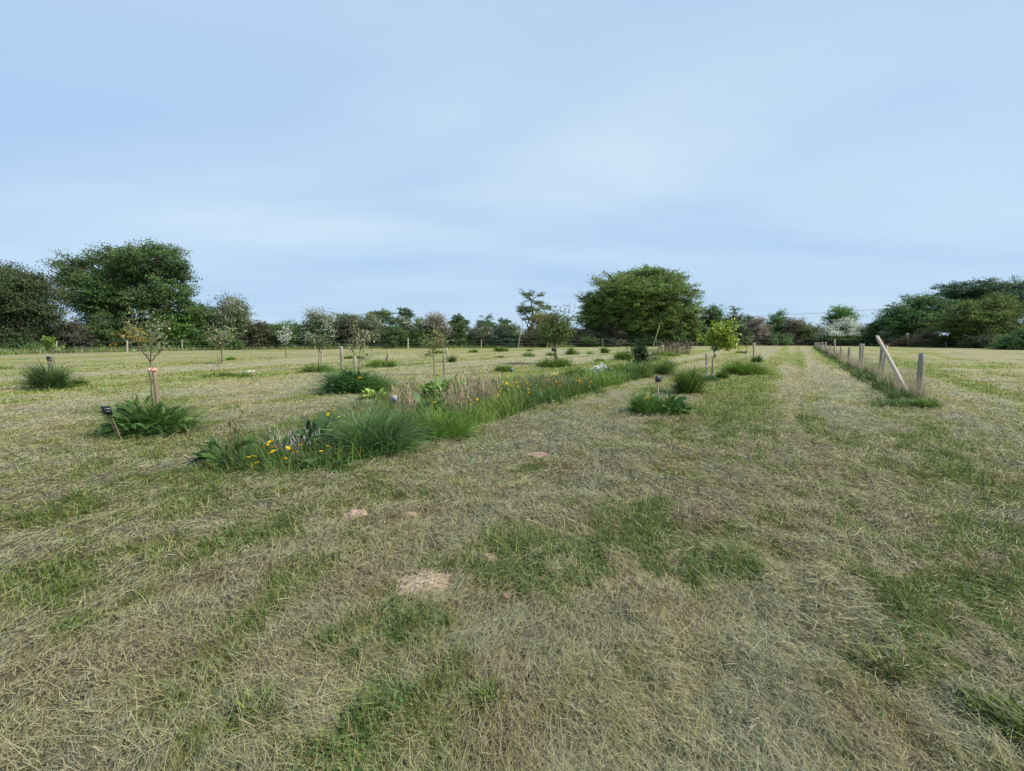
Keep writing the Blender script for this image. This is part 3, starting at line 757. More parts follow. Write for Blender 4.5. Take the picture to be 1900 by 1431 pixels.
bush("bramble_bush", "darkest wide bush at the middle of the left hedge, behind the white-topped stake", 690, 762, 606, DK, off=.8)
bush("hawthorn_bush", "hawthorn with a white flowering crest under the dark evergreen-looking tree", 732, 768, 592, C(.06, .085, .03), off=2.2, blossom=True, bl_frac=.55, bl_col=WHITE * .75)
bush("bramble_bush", "dark bush behind the fence post with the clearest outline, left of the ball-shaped tree", 752, 812, 608, DK * 1.1, off=.8)
bush("hawthorn_bush", "hawthorn with pinkish white blossom left of the ball-shaped tree", 780, 836, 590, C(.08, .085, .05), off=1.6, blossom=True, bl_frac=.42, bl_col=C(.46, .40, .33), spray=1.2)
bush("hazel_bush", "light green bush below the ball-shaped tree", 828, 878, 600, C(.06, .095, .03), off=1.4)
bush("hawthorn_bush", "grey-green bush with a few pale flowers below the flat-topped tree", 868, 918, 604, C(.07, .082, .045), off=1.2, blossom=True, bl_frac=.2, bl_col=DULLW)
bush("willow_bush", "dark blue-green bush with upright stems left of the leaning white post", 898, 962, 612, C(.034, .06, .036), off=.8)
bush("hawthorn_bush", "greenish bush with a white sprig below the slender oak", 918, 972, 602, C(.06, .085, .034), off=1.8, blossom=True, bl_frac=.12, bl_col=WHITE * .6)
bush("hawthorn_bush", "rusty brown-green shrub in front of the slender oak, behind the apple tree", 972, 1052, 581, C(.105, .10, .035), off=2.2, col2=C(.115, .085, .042))
bush("bramble_bush", "low dull bush under the rusty brown-green shrub", 955, 1030, 616, C(.055, .06, .03), off=.6)
bush("blackthorn_bush", "low purple-brown bush in the gap left of the biggest oak", 1045, 1112, 612, C(.066, .064, .042), off=1.0, col2=PUR * .75, blossom=True, bl_frac=.07, bl_col=DULLW)
bush("bramble_bush", "low dark green bush at the foot of the purple-brown one in the gap", 1062, 1118, 624, DK * 1.2, off=.4)
bush("hazel_bush", "pale twiggy bush in the shade under the biggest oak's left side", 1100, 1168, 608, C(.072, .075, .045), off=.8, col2=PUR * .7)
bush("hazel_bush", "fresh green bush in front of the biggest oak's trunk", 1150, 1215, 604, C(.055, .09, .032), off=.9)
bush("bramble_bush", "grey-green bush under the biggest oak's right side", 1205, 1270, 606, C(.052, .075, .032), off=.8)
bush("bramble_bush", "dark bush between the biggest oak and the yellow-green young tree", 1262, 1340, 610, DK * 1.1, off=.8)
bush("bramble_bush", "dull green bush directly behind the yellow-green young tree's right side", 1335, 1396, 600, C(.045, .066, .028), off=1.2)
bush("hawthorn_bush", "bushy hawthorn covered in greyish pink blossom behind the tall grey stake", 1386, 1428, 590, C(.08, .08, .05), off=1.4, blossom=True, bl_frac=.72, bl_col=C(.36, .30, .26), bl_top=False)
bush("bramble_bush", "dark bush under the pointed green tree by the path's far end", 1412, 1472, 618, DK * 1.2, off=.6)
bush("hawthorn_bush", "hawthorn with brown withered blossom sprays above the path's far end", 1452, 1500, 592, C(.08, .08, .045), off=2.2, blossom=True, bl_frac=.5, bl_col=C(.24, .18, .145), spray=1.2)
bush("hawthorn_bush", "olive bush with a single white sprig at the path's far end", 1458, 1542, 603, C(.066, .08, .03), off=1.0, blossom=True, bl_frac=.05, bl_col=WHITE * .8)
bush("hawthorn_bush", "whitest hawthorn, blossom in flat layers over the far end of the post fence", 1521, 1603, 596, C(.05, .08, .026), off=.3, yb=637, blossom=True, bl_frac=1.0, bl_col=WHITE * 1.12, spray=1.2, leaf=.22)
bush("bramble_bush", "low olive brown bush below the whitest hawthorn, right of the fence", 1540, 1600, 624, C(.085, .085, .035), off=.2)
bush("bramble_bush", "dark low hedge bush between the whitest hawthorn and the domed tree", 1586, 1648, 600, DK, off=1.4)
bush("hawthorn_bush", "smallest white hawthorn, behind the top of the slanting pole", 1632, 1658, 615, C(.07, .09, .04), off=.0, yb=637, blossom=True, bl_frac=.8, bl_col=C(.46, .50, .38), leaf=.18)
bush("brush_pile", "low heap of dry brown brushwood under the domed tree", 1648, 1694, 632, C(.17, .125, .08), off=-.2, leaf=.18)
bush("hawthorn_bush", "low spreading hawthorn with pinkish beige blossom under the domed tree", 1690, 1748, 614, C(.09, .085, .045), off=.2, blossom=True, bl_frac=.6, bl_col=C(.33, .27, .2), spray=1.2)
bush("bramble_bush", "dark undergrowth bush between the domed and the yellow-olive trees", 1738, 1800, 622, DK * .9, off=.8)
bush("bramble_bush", "dull green bush under the yellow-olive tree", 1785, 1860, 624, C(.045, .06, .028), off=.4, col2=C(.08, .075, .03))
bush("bramble_bush", "dark bush at the right edge of the photo under the dark far tree", 1850, 1990, 612, DK * 1.1, off=.8)

# --- a far wood on the skyline seen over the hedge
def far_wood():
    mb = MB()
    for x0, x1, yt, y in ((430, 580, 604, 210), (560, 760, 607, 220), (1040, 1120, 611, 200), (1440, 1680, 610, 190), (-200, 200, 606, 190)):
        n = int((x1 - x0) * 22)
        px = x0 + rng.random(n) * (x1 - x0)
        top = yt + 5 * (fbm(px * .05, px * 0, 3, 3) - .5)
        py = top + rng.random(n) ** 1.3 * (HOR + 6 - top)
        pts = np.array([W(a, b, y + c) for a, b, c in zip(px, py, rng.random(n) * 16)])
        pts[:, 2] = np.maximum(pts[:, 2], .1)
        mb.leaves(pts, rng.normal(0, 1, (n, 3)), rng.normal(0, .6, (n, 3)) + [0, -.3, .6], 1.6, 1.1, jitter(np.broadcast_to(C(.035, .06, .03), (n, 3)), n, .35, .1))
    tag(mb.build("far_wood", M_CROWN), "thin dark line of distant woodland showing above the hedge", "woodland", kind="stuff")
far_wood()

# ------------------------------------------------------------------ long grass of the verge in front of the hedge
def verge():
    reseed('verge')
    mb = MB()
    n = 42000
    px = -230 + rng.random(n) ** .9 * 2300
    yb = np.interp(px, BND[:, 0], [D(b) for b in BND[:, 1]])
    amt = np.interp(px, [-200, 60, 300, 600, 900, 1150, 1300, 1520, 1600, 1750, 1900], [3.2, 3.0, 2.4, 1.8, 1.2, .7, .7, .5, .8, 2.0, 2.6])
    y = yb - amt * rng.random(n) + .9
    x = (px - CX) / F * y / (_cp + 0)
    z = gz(x, y) - .03
    h = (.30 + .5 * rng.random(n)) * np.interp(px, [0, 300, 900, 1300, 1700, 1900], [1.1, .9, .75, .55, .6, .8])
    k = rng.random(n)
    patch = fbm(x * .35, y * .35, 9, 3)
    col = np.where((k < .72)[:, None], mixc(np.broadcast_to(C(.20, .28, .09), (n, 3)), np.broadcast_to(C(.11, .18, .06), (n, 3)), sstep(.4, .62, patch)), C(.40, .36, .20))
    mb.ribbons(np.stack([x, y, z], 1), rng.random(n) * 6.283, h, 1.25 + rng.normal(0, .25, n), .1 + rng.normal(0, .5, n), (.026 * (.6 + .7 * rng.random(n))), jitter(col, n, .25, .1), S=3, roll=rng.normal(0, .5, n))
    tag(mb.build("verge_grass", M_BLADE), "long unmown grass along the foot of the far hedge", "long grass", kind="stuff")
verge()

# ------------------------------------------------------------------ fences, posts and stakes
GREYWOOD, PALEWOOD, DARKWOOD = C(.30, .265, .215), C(.42, .36, .28), C(.20, .17, .135)
def post_into(mb, p0, p1, r, col, n=10, taper=.95, squash=None):
    m = 6
    pts = np.linspace(p0, p1, m) + rng.normal(0, r * .06, (m, 3))
    rad = np.linspace(r, r * taper, m) * (1 + rng.normal(0, .03, m))
    d = (np.asarray(p1, float) - p0); d /= np.linalg.norm(d)
    pts = np.vstack([pts, pts[-1] + d * r * .12]); rad = np.append(rad, rad[-1] * .8)
    mb.tube(pts, rad, col, n=n)
def pxpost(base, top, sink=.12):
    """foot on the ground at a pixel and head at a pixel, same distance ahead"""
    b = P(*base); t = W(top[0], top[1], b[1])
    d = (t - b) / np.linalg.norm(t - b)
    return b - d * sink, t, b

# the post fence on the right
FP = [  # base pixel, top pixel, radius, wood
    ((1703, 742), (1711, 656), .065, GREYWOOD), ((1632, 702), (1637, 640), .055, GREYWOOD), ((1636.5, 705), (1645, 641), .05, PALEWOOD),
    ((1595.5, 684), (1597, 638), .06, GREYWOOD), ((1600, 680), (1602, 638), .045, PALEWOOD), ((1574, 676), (1576, 645), .06, GREYWOOD), ((1560, 668), (1561, 643), .06, PALEWOOD),
    ((1548, 664), (1549, 630), .055, PALEWOOD), ((1532, 656.5), (1532, 635), .06, PALEWOOD), ((1525, 652.5), (1526, 634), .06, PALEWOOD), ((1520.5, 650), (1521, 635.5), .06, GREYWOOD),
    ((1517.5, 648), (1518, 636), .06, PALEWOOD), ((1514.5, 646.3), (1515, 635.5), .06, GREYWOOD), ((1512, 644.9), (1512, 636), .06, PALEWOOD)]
b0 = P(1703, 742)
fence = thing("post_fence", "weathered post and wire fence running along the right of the mown path", "fence", (b0[0], b0[1], 0))
feet = []
for ba, to, r_, col in FP:
    p0, p1, b = pxpost(ba, to)
    mb = MB(); post_into(mb, p0, p1, r_, col)
    mb.build("post", M_WOOD, fence, b0 * [1, 1, 0], smooth=False)
    feet.append((b, p1))
br0 = P(1690, 740); br1 = W(1628, 625, D(716))
mb = MB(); post_into(mb, br0 - (br1 - br0) / np.linalg.norm(br1 - br0) * .1, br1, .05, PALEWOOD * 1.05)
tip = br1 + (br1 - br0) / np.linalg.norm(br1 - br0) * .05
post_into(mb, br1 - [0, 0, .01], tip + [-.05, 0, .02], .016, PALEWOOD * .9, n=6)
o = mb.build("strut", M_WOOD, fence, b0 * [1, 1, 0]); o["label"] = "slanting pole leaning over the end of the fence"
mb = MB()
line = [feet[i] for i in (0, 1, 3, 5, 6, 7, 8, 9, 10, 11, 12, 13)]
for (ba, ta), (bb, tb) in zip(line[:-1], line[1:]):
    nst = max(2, int(np.linalg.norm(bb - ba) / .3))
    for hgt in (.12, .28, .45, .62, .80):
        k0, k1 = hgt / max(ta[2], .2), hgt / max(tb[2], .2)
        a3, b3 = ba + (ta - ba) * min(k0, .97), bb + (tb - bb) * min(k1, .97)
        mid = (a3 + b3) / 2 - [0, 0, .02]
        mb.tube([a3, mid, b3], .0030, C(.42, .41, .39), n=4, cap=False)
    for i in range(1, nst):
        f = i / nst
        a3 = ba + (bb - ba) * f; mb.tube([a3 + [0, 0, .10], a3 + [rng.normal(0, .01), 0, .62]], .0026, C(.40, .39, .37), n=4, cap=False)
mb.build("wire_netting", M_WIRE, fence, b0 * [1, 1, 0])

# the far boundary fence
FB = [(-60, 636, 658), (105, 634, 655), (236, 632, 654), (338, 631, 651), (480, 628, 648.5), (582, 628.5, 648), (676, 630, 647.3), (757, 628.5, 646.8), (893, 630, 646), (966, 617, 645.5), (1018, 633, 645),
      (1118, 628, 644), (1218, 628, 643), (1293, 629, 642.3), (1443, 634, 641.8), (1640, 631, 642.8), (1755, 634, 644.8), (1867, 635, 648)]
LEAN = {966: -5, 1018: -3, 582: 3, 480: 2}
b1 = P(757, 646.8)
fence2 = thing("boundary_fence", "far wire fence on thin posts along the foot of the hedge", "fence", (b1[0], b1[1], 0))
pv = None; wires = MB()
for x_, t_, ba in FB:
    p0, p1, b = pxpost((x_ + LEAN.get(x_, 0), ba), (x_, t_))
    mb = MB(); post_into(mb, p0, p1, .075 if x_ in (236, 582, 757) else .055, PALEWOOD * (1.2 if x_ in (757, 582, 1018) else .9), n=8)
    mb.build("post", M_WOOD, fence2, b1 * [1, 1, 0])
    if pv is not None:
        for h_ in (.55, 1.0):
            a3, c3 = pv + [0, 0, h_], b + [0, 0, h_]
            wires.tube([a3, (a3 + c3) / 2 - [0, 0, .05], c3], .0035, C(.42, .42, .42), n=4, cap=False)
    pv = b
wires.build("wire", M_WIRE, fence2, b1 * [1, 1, 0])

# stakes that stand beside the young trees
G_ST = "stakes beside the young trees"
def stake(label, base, top, r=.035, col=GREYWOOD, name="wooden_stake", extra=None, n=8):
    p0, p1, b = pxpost(base, top)
    if extra is None:
        mb = MB(); post_into(mb, p0, p1, r, col, n=n)
        o = mb.build(name, M_WOOD, origin=(b[0], b[1], 0)); tag(o, label, "stake", G_ST); return o, b, p1
    t = thing(name, label, "stake", (b[0], b[1], 0), G_ST)
    mb = MB(); post_into(mb, p0, p1, r, col, n=n); mb.build("post", M_WOOD, t, (b[0], b[1], 0))
    extra(t, b, p1)
    return t, b, p1
def tie_(t, b, p1):                 # pink foam tie band around the head of the stake and the stem beside it
    mb = MB(); d = (p1 - b) / np.linalg.norm(p1 - b)
    c = p1 - d * .03 + np.array([-.02, -.005, 0])
    th = np.linspace(0, 2 * math.pi, 17)[:-1]
    ring = np.stack([np.cos(th) * .066, np.sin(th) * .05, th * 0], 1)
    prof = [(-.034, 1.0), (-.026, 1.10), (.026, 1.10), (.034, 1.0), (.034, .82), (-.034, .82)]
    v = np.concatenate([c + ring * k + d * z for z, k in prof]); q = []
    for i in range(6):
        for j in range(16):
            a, b2 = i * 16 + j, i * 16 + (j + 1) % 16
            c2, d2 = ((i + 1) % 6) * 16 + (j + 1) % 16, ((i + 1) % 6) * 16 + j
            q.append((a, b2, c2, d2))
    mb.add(v, q, C(.66, .30, .25)); mb.build("tie", M_PLASTIC, t, (b[0], b[1], 0), smooth=True)
    mb = MB(); mb.box(c + [-.035, -.058, 0], [.022, 0, .0], [0, .006, 0], [0, 0, .022], C(.78, .55, .48)); mb.build("buckle", M_PLASTIC, t, (b[0], b[1], 0))
stake("thick brown stake with a pink tie band round its head", (295, 775), (286, 683), .038, C(.27, .20, .145), extra=tie_, n=12)
def cap_(t, b, p1):
    mb = MB(); post_into(mb, p1 - [0, 0, .09], p1 + [0, 0, .03], .075, C(.018, .018, .022), n=10)
    mb.build("cap", M_PLASTIC, t, (b[0], b[1], 0))
stake("short stake with a black cap sticking out of a bushy tussock", (98, 714), (91, 664), .06, C(.20, .16, .12), extra=cap_)
stake("tallest round grey stake at the back of the weed clump", (637, 712), (633, 643), .055, GREYWOOD)
stake("shorter grey stake with a hoop of pale pipe beside it in the weed clump", (660, 714), (658, 661), .05, PALEWOOD * .85)
stake("grey stake right beside the slim sapling, in a low tuft", (597, 686), (597, 652), .05, PALEWOOD * .8)
stake("upright stake with a white tip, propped by a thin stick", (719, 677), (721, 651), .05, PALEWOOD)
stake("thin stick slanting against the white-tipped stake", (713, 677), (720, 656), .03, DARKWOOD)
stake("brown stake just right of the sapling with the thin horizontal twig", (825, 698), (823, 658), .04, GREYWOOD * .8)
stake("far pale grey stake behind the broad-leaved clump", (831, 670), (829, 646), .06, PALEWOOD)
stake("slim grey stake left of the yellow-green young tree", (1311, 699), (1310, 656), .028, PALEWOOD * .9)
stake("pale thin stake slanting left in the long bushy tuft", (1366, 684), (1357, 658), .035, PALEWOOD * 1.25)
stake("pale thin upright stake in the long bushy tuft", (1388, 684), (1386, 655), .03, PALEWOOD * 1.2)
stake("tall thick grey stake beyond the long bushy tuft by the path", (1399, 667), (1399, 636), .075, PALEWOOD)
def rw_(t, b, p1):
    d = (p1 - b)
    mb = MB(); post_into(mb, b + d * .62, b + d * .80, .078, C(.55, .10, .07), n=8); mb.build("band", M_PLASTIC, t, (b[0], b[1], 0))
stake("white stake with a faded red band near the far verge", (1232, 657.5), (1229, 641), .07, PALEWOOD * 1.4, extra=rw_)
# the bamboo cane leaning out of the wispy shrub
cb = P(1198, 684); ct = W(1224, 604, cb[1] + .2)
mb = MB(); post_into(mb, cb - [0, 0, .05], ct, .016, C(.40, .42, .17), n=6)
tag(mb.build("bamboo_cane", M_WOOD, origin=(cb[0], cb[1], 0)), "long yellowish bamboo cane slanting out of the wispy shrub", "cane")

# ------------------------------------------------------------------ plant tags
G_TAG = "plant tags in the orchard"
def plate(mb, c, w, h, yaw, tilt, col, th=.004):
    rx = np.array([math.cos(yaw), math.sin(yaw), 0]); 
    up = np.array([-math.sin(yaw) * -math.sin(tilt), math.cos(yaw) * math.sin(tilt), math.cos(tilt)])
    nn = np.cross(rx, up)
    mb.box(c, rx * w / 2, up * h / 2, nn * th, col); return rx, up, nn
def plant_tag(label, px, py, foot_py, wpx, hpx, col, lines, foot_px=None, legs=1, yaw=0.0, tilt=.35, roll=0, legcol=C(.30, .22, .15), leg_r=.007, post=None):
    b = P(foot_px or px, foot_py); y = b[1]; m = y / F
    c = W(px, py, y - .02); w, h = wpx * m, hpx * m
    t = thing("plant_tag", label, "plant tag", (b[0], b[1], 0), G_TAG)
    mb = MB(); rx, up, nn = plate(mb, c, w, h, yaw, tilt, col)
    if roll:
        pass
    mb.build("plate", M_PLASTIC, t, (b[0], b[1], 0))
    if lines:
        mb = MB()
        s = -1 if nn[1] > 0 else 1
        for k in range(lines):
            o_ = up * h * (.24 - .28 * k) + rx * w * .17
            mb.box(c + o_ + nn * s * .006, rx * w * (.26 - .05 * (k % 2)), up * h * .045, nn * .001, C(.75, .75, .75))
        mb.build("writing", M_PLASTIC, t, (b[0], b[1], 0))
    for i in range(legs):
        f = (i - (legs - 1) / 2) * w * .4
        mb = MB()
        if post: post_into(mb, b - [0, 0, .1], c + np.array([0, .02 + post, h * .3]), post, legcol, n=8)
        else: mb.tube([b + rx * f * .6 - [0, 0, .06], c + rx * f + nn * 0 + np.array([0, .008, 0])], leg_r, legcol, n=6)
        mb.build("rod" if not post else "post", M_WOOD, t, (b[0], b[1], 0))
    return t
plant_tag("black tag with white lettering on two thin rods leaning left out of the weeds", 198, 762, 816, 24, 18, C(.012, .016, .026), 2, foot_px=226, legs=2, yaw=-.25, tilt=-.3)
plant_tag("pale grey tag on a thin rod among dry stems of the bed", 731, 740, 803, 11, 13, C(.33, .32, .36), 0, legs=1, tilt=-.1, leg_r=.006)
plant_tag("dark blue-black tag on a square grey post above yellow flowers beside the bed", 1221.5, 703.5, 752, 12, 12, C(.05, .06, .085), 0, legs=1, yaw=.2, tilt=-.25, post=.022, legcol=PALEWOOD * .95)
plant_tag("small black tag beside the white flowers in the bed", 1132.5, 687, 702, 9, 10, C(.012, .014, .024), 1, yaw=.2, tilt=-.2)
plant_tag("tiny dark tag with a white top right of a tuft in the open field", 949, 687, 692, 7, 8, C(.10, .16, .17), 1, tilt=-.3)
plant_tag("dark tag with a pale corner low in the long bushy tuft by the path", 1367.5, 674, 684, 8, 6, C(.05, .05, .06), 1, yaw=-.3, tilt=-.5)

# ------------------------------------------------------------------ young trees
G_SAP = "young trees planted in rows in the field"
def sapling(label, base, branches, col, nleaf, leaf, trunk_r=.016, spread=.12, bark=C(.13, .10, .075), name="sapling", flowers=None, twigs=3, cat="young tree", group=G_SAP, col2=None):
    """branches are polylines in the photo's pixels at the distance of the base; the first is the stem"""
    reseed(label)
    b = P(*base); y = b[1]; o3 = (b[0], b[1], 0)
    t = thing(name, label, cat, o3, group)
    wood, lf, fl = MB(), MB(), MB()
    for i, pl in enumerate(branches):
        dz = 0 if i == 0 else rng.normal(0, .16)
        pts = np.array([W(px, py, y + dz * (k / max(1, len(pl) - 1))) for k, (px, py) in enumerate(pl)])
        if i == 0: pts[0] = b - [0, 0, .06]
        # smooth the polyline
        tt = np.linspace(0, len(pts) - 1, len(pts) * 3 - 2)
        pts = np.stack([np.interp(tt, range(len(pts)), pts[:, a]) for a in range(3)], 1)
        pts[1:-1] += rng.normal(0, trunk_r * .5, pts[1:-1].shape)
        r0 = trunk_r if i == 0 else trunk_r * .62
        wood.tube(pts, np.linspace(r0, r0 * .35, len(pts)), bark, n=6)
        if i == 0 and len(branches) > 1: continue
        n = nleaf // max(1, len(branches) - 1)
        L = np.linalg.norm(pts[-1] - pts[0])
        for s_ in range(twigs):
            f = .35 + .65 * rng.random(); a = pts[min(len(pts) - 1, int(f * (len(pts) - 1)))]
            e = a + rng.normal(0, 1, 3) * [spread * 1.6, spread * 1.6, spread * .8] + [0, 0, spread * .9]
            wood.tube(wander(a, e, 4, .08), [r0 * .4, r0 * .3, r0 * .25, r0 * .15], bark, n=4, cap=False)
            m = n // (twigs + 1)
            q = rng.random(m)[:, None]
            p = a + (e - a) * q + rng.normal(0, spread * .35, (m, 3))
            cc = jitter(np.broadcast_to(col, (m, 3)), m, .3, .1)
            if col2 is not None: cc[rng.random(m) < .4] = col2
            lf.leaves(p, rng.normal(0, 1, (m, 3)) + [0, 0, -.3], rng.normal(0, .6, (m, 3)) + [0, 0, .7], leaf * (.6 + .7 * rng.random(m)), leaf * .5, cc)
        m = n // (twigs + 1)
        q = .3 + .7 * rng.random(m); idx = (q * (len(pts) - 1)).astype(int)
        p = pts[idx] + rng.normal(0, spread * .45, (m, 3))
        lf.leaves(p, rng.normal(0, 1, (m, 3)), rng.normal(0, .6, (m, 3)) + [0, 0, .7], leaf * (.6 + .7 * rng.random(m)), leaf * .5, jitter(np.broadcast_to(col, (m, 3)), m, .3, .1))
        if flowers is not None:
            m = flowers[1] // max(1, len(branches) - 1)
            idx = ((.3 + .7 * rng.random(m)) * (len(pts) - 1)).astype(int)
            p = pts[idx] + rng.normal(0, spread * .5, (m, 3))
            fl.leaves(p, rng.normal(0, 1, (m, 3)), rng.normal(0, .6, (m, 3)) + [0, -.3, .6], leaf * 1.0, leaf * .85, jitter(np.broadcast_to(flowers[0], (m, 3)), m, .15, .04))
    wood.build("trunk", M_BARK, t, o3, smooth=True)
    if lf.n: lf.build("crown", M_LEAF, t, o3)
    if fl.n: fl.build("blossom", M_PETAL, t, o3)
    return t
PALEG = C(.23, .27, .13)
sapling("three-forked sapling tied with pink, taller than the other saplings at the left", (283, 772),
        [[(283, 772), (281, 730), (278, 690), (279, 672)], [(279, 672), (262, 648), (250, 625), (238, 598)], [(279, 672), (281, 640), (279, 605), (273, 566)],
         [(279, 672), (296, 655), (306, 630), (311, 590)], [(279, 660), (283, 630), (292, 605)], [(266, 655), (255, 640), (262, 612)]], C(.22, .255, .115), 640, .055, .017, .17, twigs=5,
        flowers=(C(.42, .40, .30), 40))
sapling("short sapling with a lime-green leafy head beside the black-capped stake", (107, 712), [[(107, 712), (103, 680), (97, 655)], [(97, 655), (92, 638), (90, 624)], [(98, 656), (86, 648), (84, 636)], [(98, 652), (96, 636), (97, 628)]],
        C(.20, .29, .055), 420, .085, .014, .09)
sapling("pale two-stemmed sapling in front of the dark hedge below the cream hawthorn", (413, 675), [[(413, 675), (411, 655), (408, 642)], [(408, 642), (398, 632), (390, 626)], [(408, 642), (409, 626), (408, 612)], [(408, 642), (418, 632), (428, 628)], [(410, 640), (416, 626), (422, 614)]],
        PALEG, 620, .13, .035, .32, flowers=(C(.33, .31, .2), 120))
sapling("bare thin twig of a sapling in a flat green streak of grass", (407, 696), [[(407, 696), (405, 676), (404, 655)], [(405, 680), (398, 674), (392, 672)], [(405, 676), (411, 668)]], C(.14, .12, .07), 26, .07, .013, .1)
sapling("thin sapling with white flowers, red-brown stem, before the dark green hedge", (531, 665), [[(531, 665), (530, 645), (529, 625)], [(529, 640), (531, 620), (533, 602)], [(529, 640), (523, 628), (520, 618)], [(530, 636), (536, 622), (538, 610)]],
        C(.14, .13, .08), 120, .11, .03, .26, bark=C(.17, .09, .065), flowers=(C(.60, .60, .55), 210))
sapling("slim grey-green sapling beside its grey stake", (591, 686), [[(591, 686), (591, 668), (592, 650)], [(592, 655), (592, 636), (591, 618)], [(592, 652), (586, 640), (584, 634)], [(592, 650), (598, 640), (600, 632)]], C(.15, .19, .085), 420, .10, .02, .2)
sapling("leaning sapling with whitish young leaves behind the two grey weed-clump stakes", (662, 708), [[(662, 708), (666, 680), (668, 656)], [(668, 656), (664, 636), (660, 612)], [(668, 656), (674, 632), (676, 606)], [(668, 650), (680, 636), (684, 622)], [(664, 664), (652, 648), (646, 638)], [(665, 672), (678, 660), (688, 652)]],
        C(.25, .29, .12), 430, .08, .017, .17, flowers=(C(.42, .40, .30), 60))
sapling("yellowish sapling with one thin horizontal twig, in the broad-leaved clump", (806, 697), [[(806, 697), (805, 670), (804, 655)], [(804, 655), (804, 636), (803, 610)], [(804, 652), (812, 640), (826, 634)], [(804, 654), (799, 642), (798, 632)], [(804, 648), (818, 636), (836, 640)], [(805, 664), (798, 658), (790, 655)]],
        C(.24, .28, .08), 520, .085, .02, .2, col2=C(.24, .21, .1))
t = sapling("propped apple tree with a dense bushy crown and crooked leaning trunk", (1037, 676), [[(1037, 676), (1033, 658), (1029, 642), (1030, 632)], [(1030, 636), (1016, 622), (1006, 606)], [(1030, 636), (1028, 612), (1026, 590)], [(1030, 634), (1040, 614), (1046, 598)], [(1031, 636), (1048, 622), (1056, 604)], [(1030, 634), (1034, 610), (1032, 586)], [(1030, 636), (1012, 628), (1004, 622)], [(1030, 636), (1050, 630), (1056, 622)], [(1030, 634), (1022, 616), (1014, 596)]],
        C(.105, .165, .042), 3400, .12, .075, .42, twigs=9, bark=C(.10, .075, .06), name="apple_tree", col2=C(.14, .2, .05))
b = P(1037, 676); bp = P(1028, 676)
mb = MB(); post_into(mb, bp - [0, 0, .1], W(1030, 640, bp[1]), .05, DARKWOOD, n=6); mb.build("prop", M_WOOD, t, (b[0], b[1], 0))
mb = MB(); c = W(1026.5, 649, b[1] - .1); mb.box(c, [.09, 0, 0], [0, .06, 0], [0, 0, .09], C(.04, .035, .03)); mb.build("tie_box", M_PLASTIC, t, (b[0], b[1], 0))
t = sapling("yellow-green young tree with glowing leaves beside the path", (1321, 699), [[(1321, 699), (1322, 675), (1325, 652)], [(1325, 654), (1328, 630), (1332, 606)], [(1325, 654), (1318, 632), (1314, 620)], [(1325, 652), (1340, 628), (1352, 600)], [(1325, 652), (1342, 640), (1356, 632)], [(1325, 652), (1336, 622), (1340, 612)], [(1326, 650), (1345, 645), (1354, 645)], [(1325, 654), (1322, 624), (1322, 612)], [(1325, 650), (1350, 630), (1362, 632)]],
        C(.32, .40, .045), 1150, .15, .032, .21, twigs=6, col2=C(.20, .29, .04), bark=C(.16, .14, .12))
b = P(1321, 699); mb = MB(); c = W(1326.5, 660, b[1] - .06); mb.box(c, [.035, 0, 0], [0, .012, 0], [0, 0, .055], C(.09, .085, .09)); mb.build("name_tag", M_PLASTIC, t, (b[0], b[1], 0))
sapling("tiny pale seedling left of the tall grey stake, before the pink blossoming hawthorn", (1385, 652), [[(1385, 652), (1386, 640), (1387, 626)], [(1386, 640), (1392, 632), (1394, 626)]], PALEG, 120, .13, .03, .3)
# the shrubs at the far end of the bed
sapling("dark glossy ivy-covered shrub at the far end of the bed", (1190, 684), [[(1190, 684), (1190, 665), (1190, 655)], [(1190, 668), (1186, 655), (1184, 642)], [(1190, 668), (1194, 655), (1196, 644)], [(1190, 676), (1183, 668), (1180, 662)], [(1190, 676), (1196, 668), (1199, 662)], [(1190, 660), (1190, 650), (1188, 640)], [(1190, 680), (1184, 676), (1182, 672)], [(1190, 680), (1197, 676), (1199, 672)]],
        C(.022, .055, .018), 1900, .10, .03, .2, twigs=8, name="ivy_shrub", cat="shrub", group="shrubs in the planted bed")
sapling("wispy yellow-green shrub beside the ivy shrub at the far end of the bed", (1212, 682), [[(1212, 682), (1211, 670), (1210, 662)], [(1212, 676), (1204, 660), (1202, 648)], [(1212, 676), (1218, 660), (1222, 650)], [(1212, 678), (1226, 664), (1234, 654)], [(1212, 676), (1210, 660), (1212, 645)], [(1212, 680), (1224, 674), (1230, 668)]],
        C(.17, .22, .06), 700, .08, .02, .24, twigs=6, name="wispy_shrub", cat="shrub", group="shrubs in the planted bed")

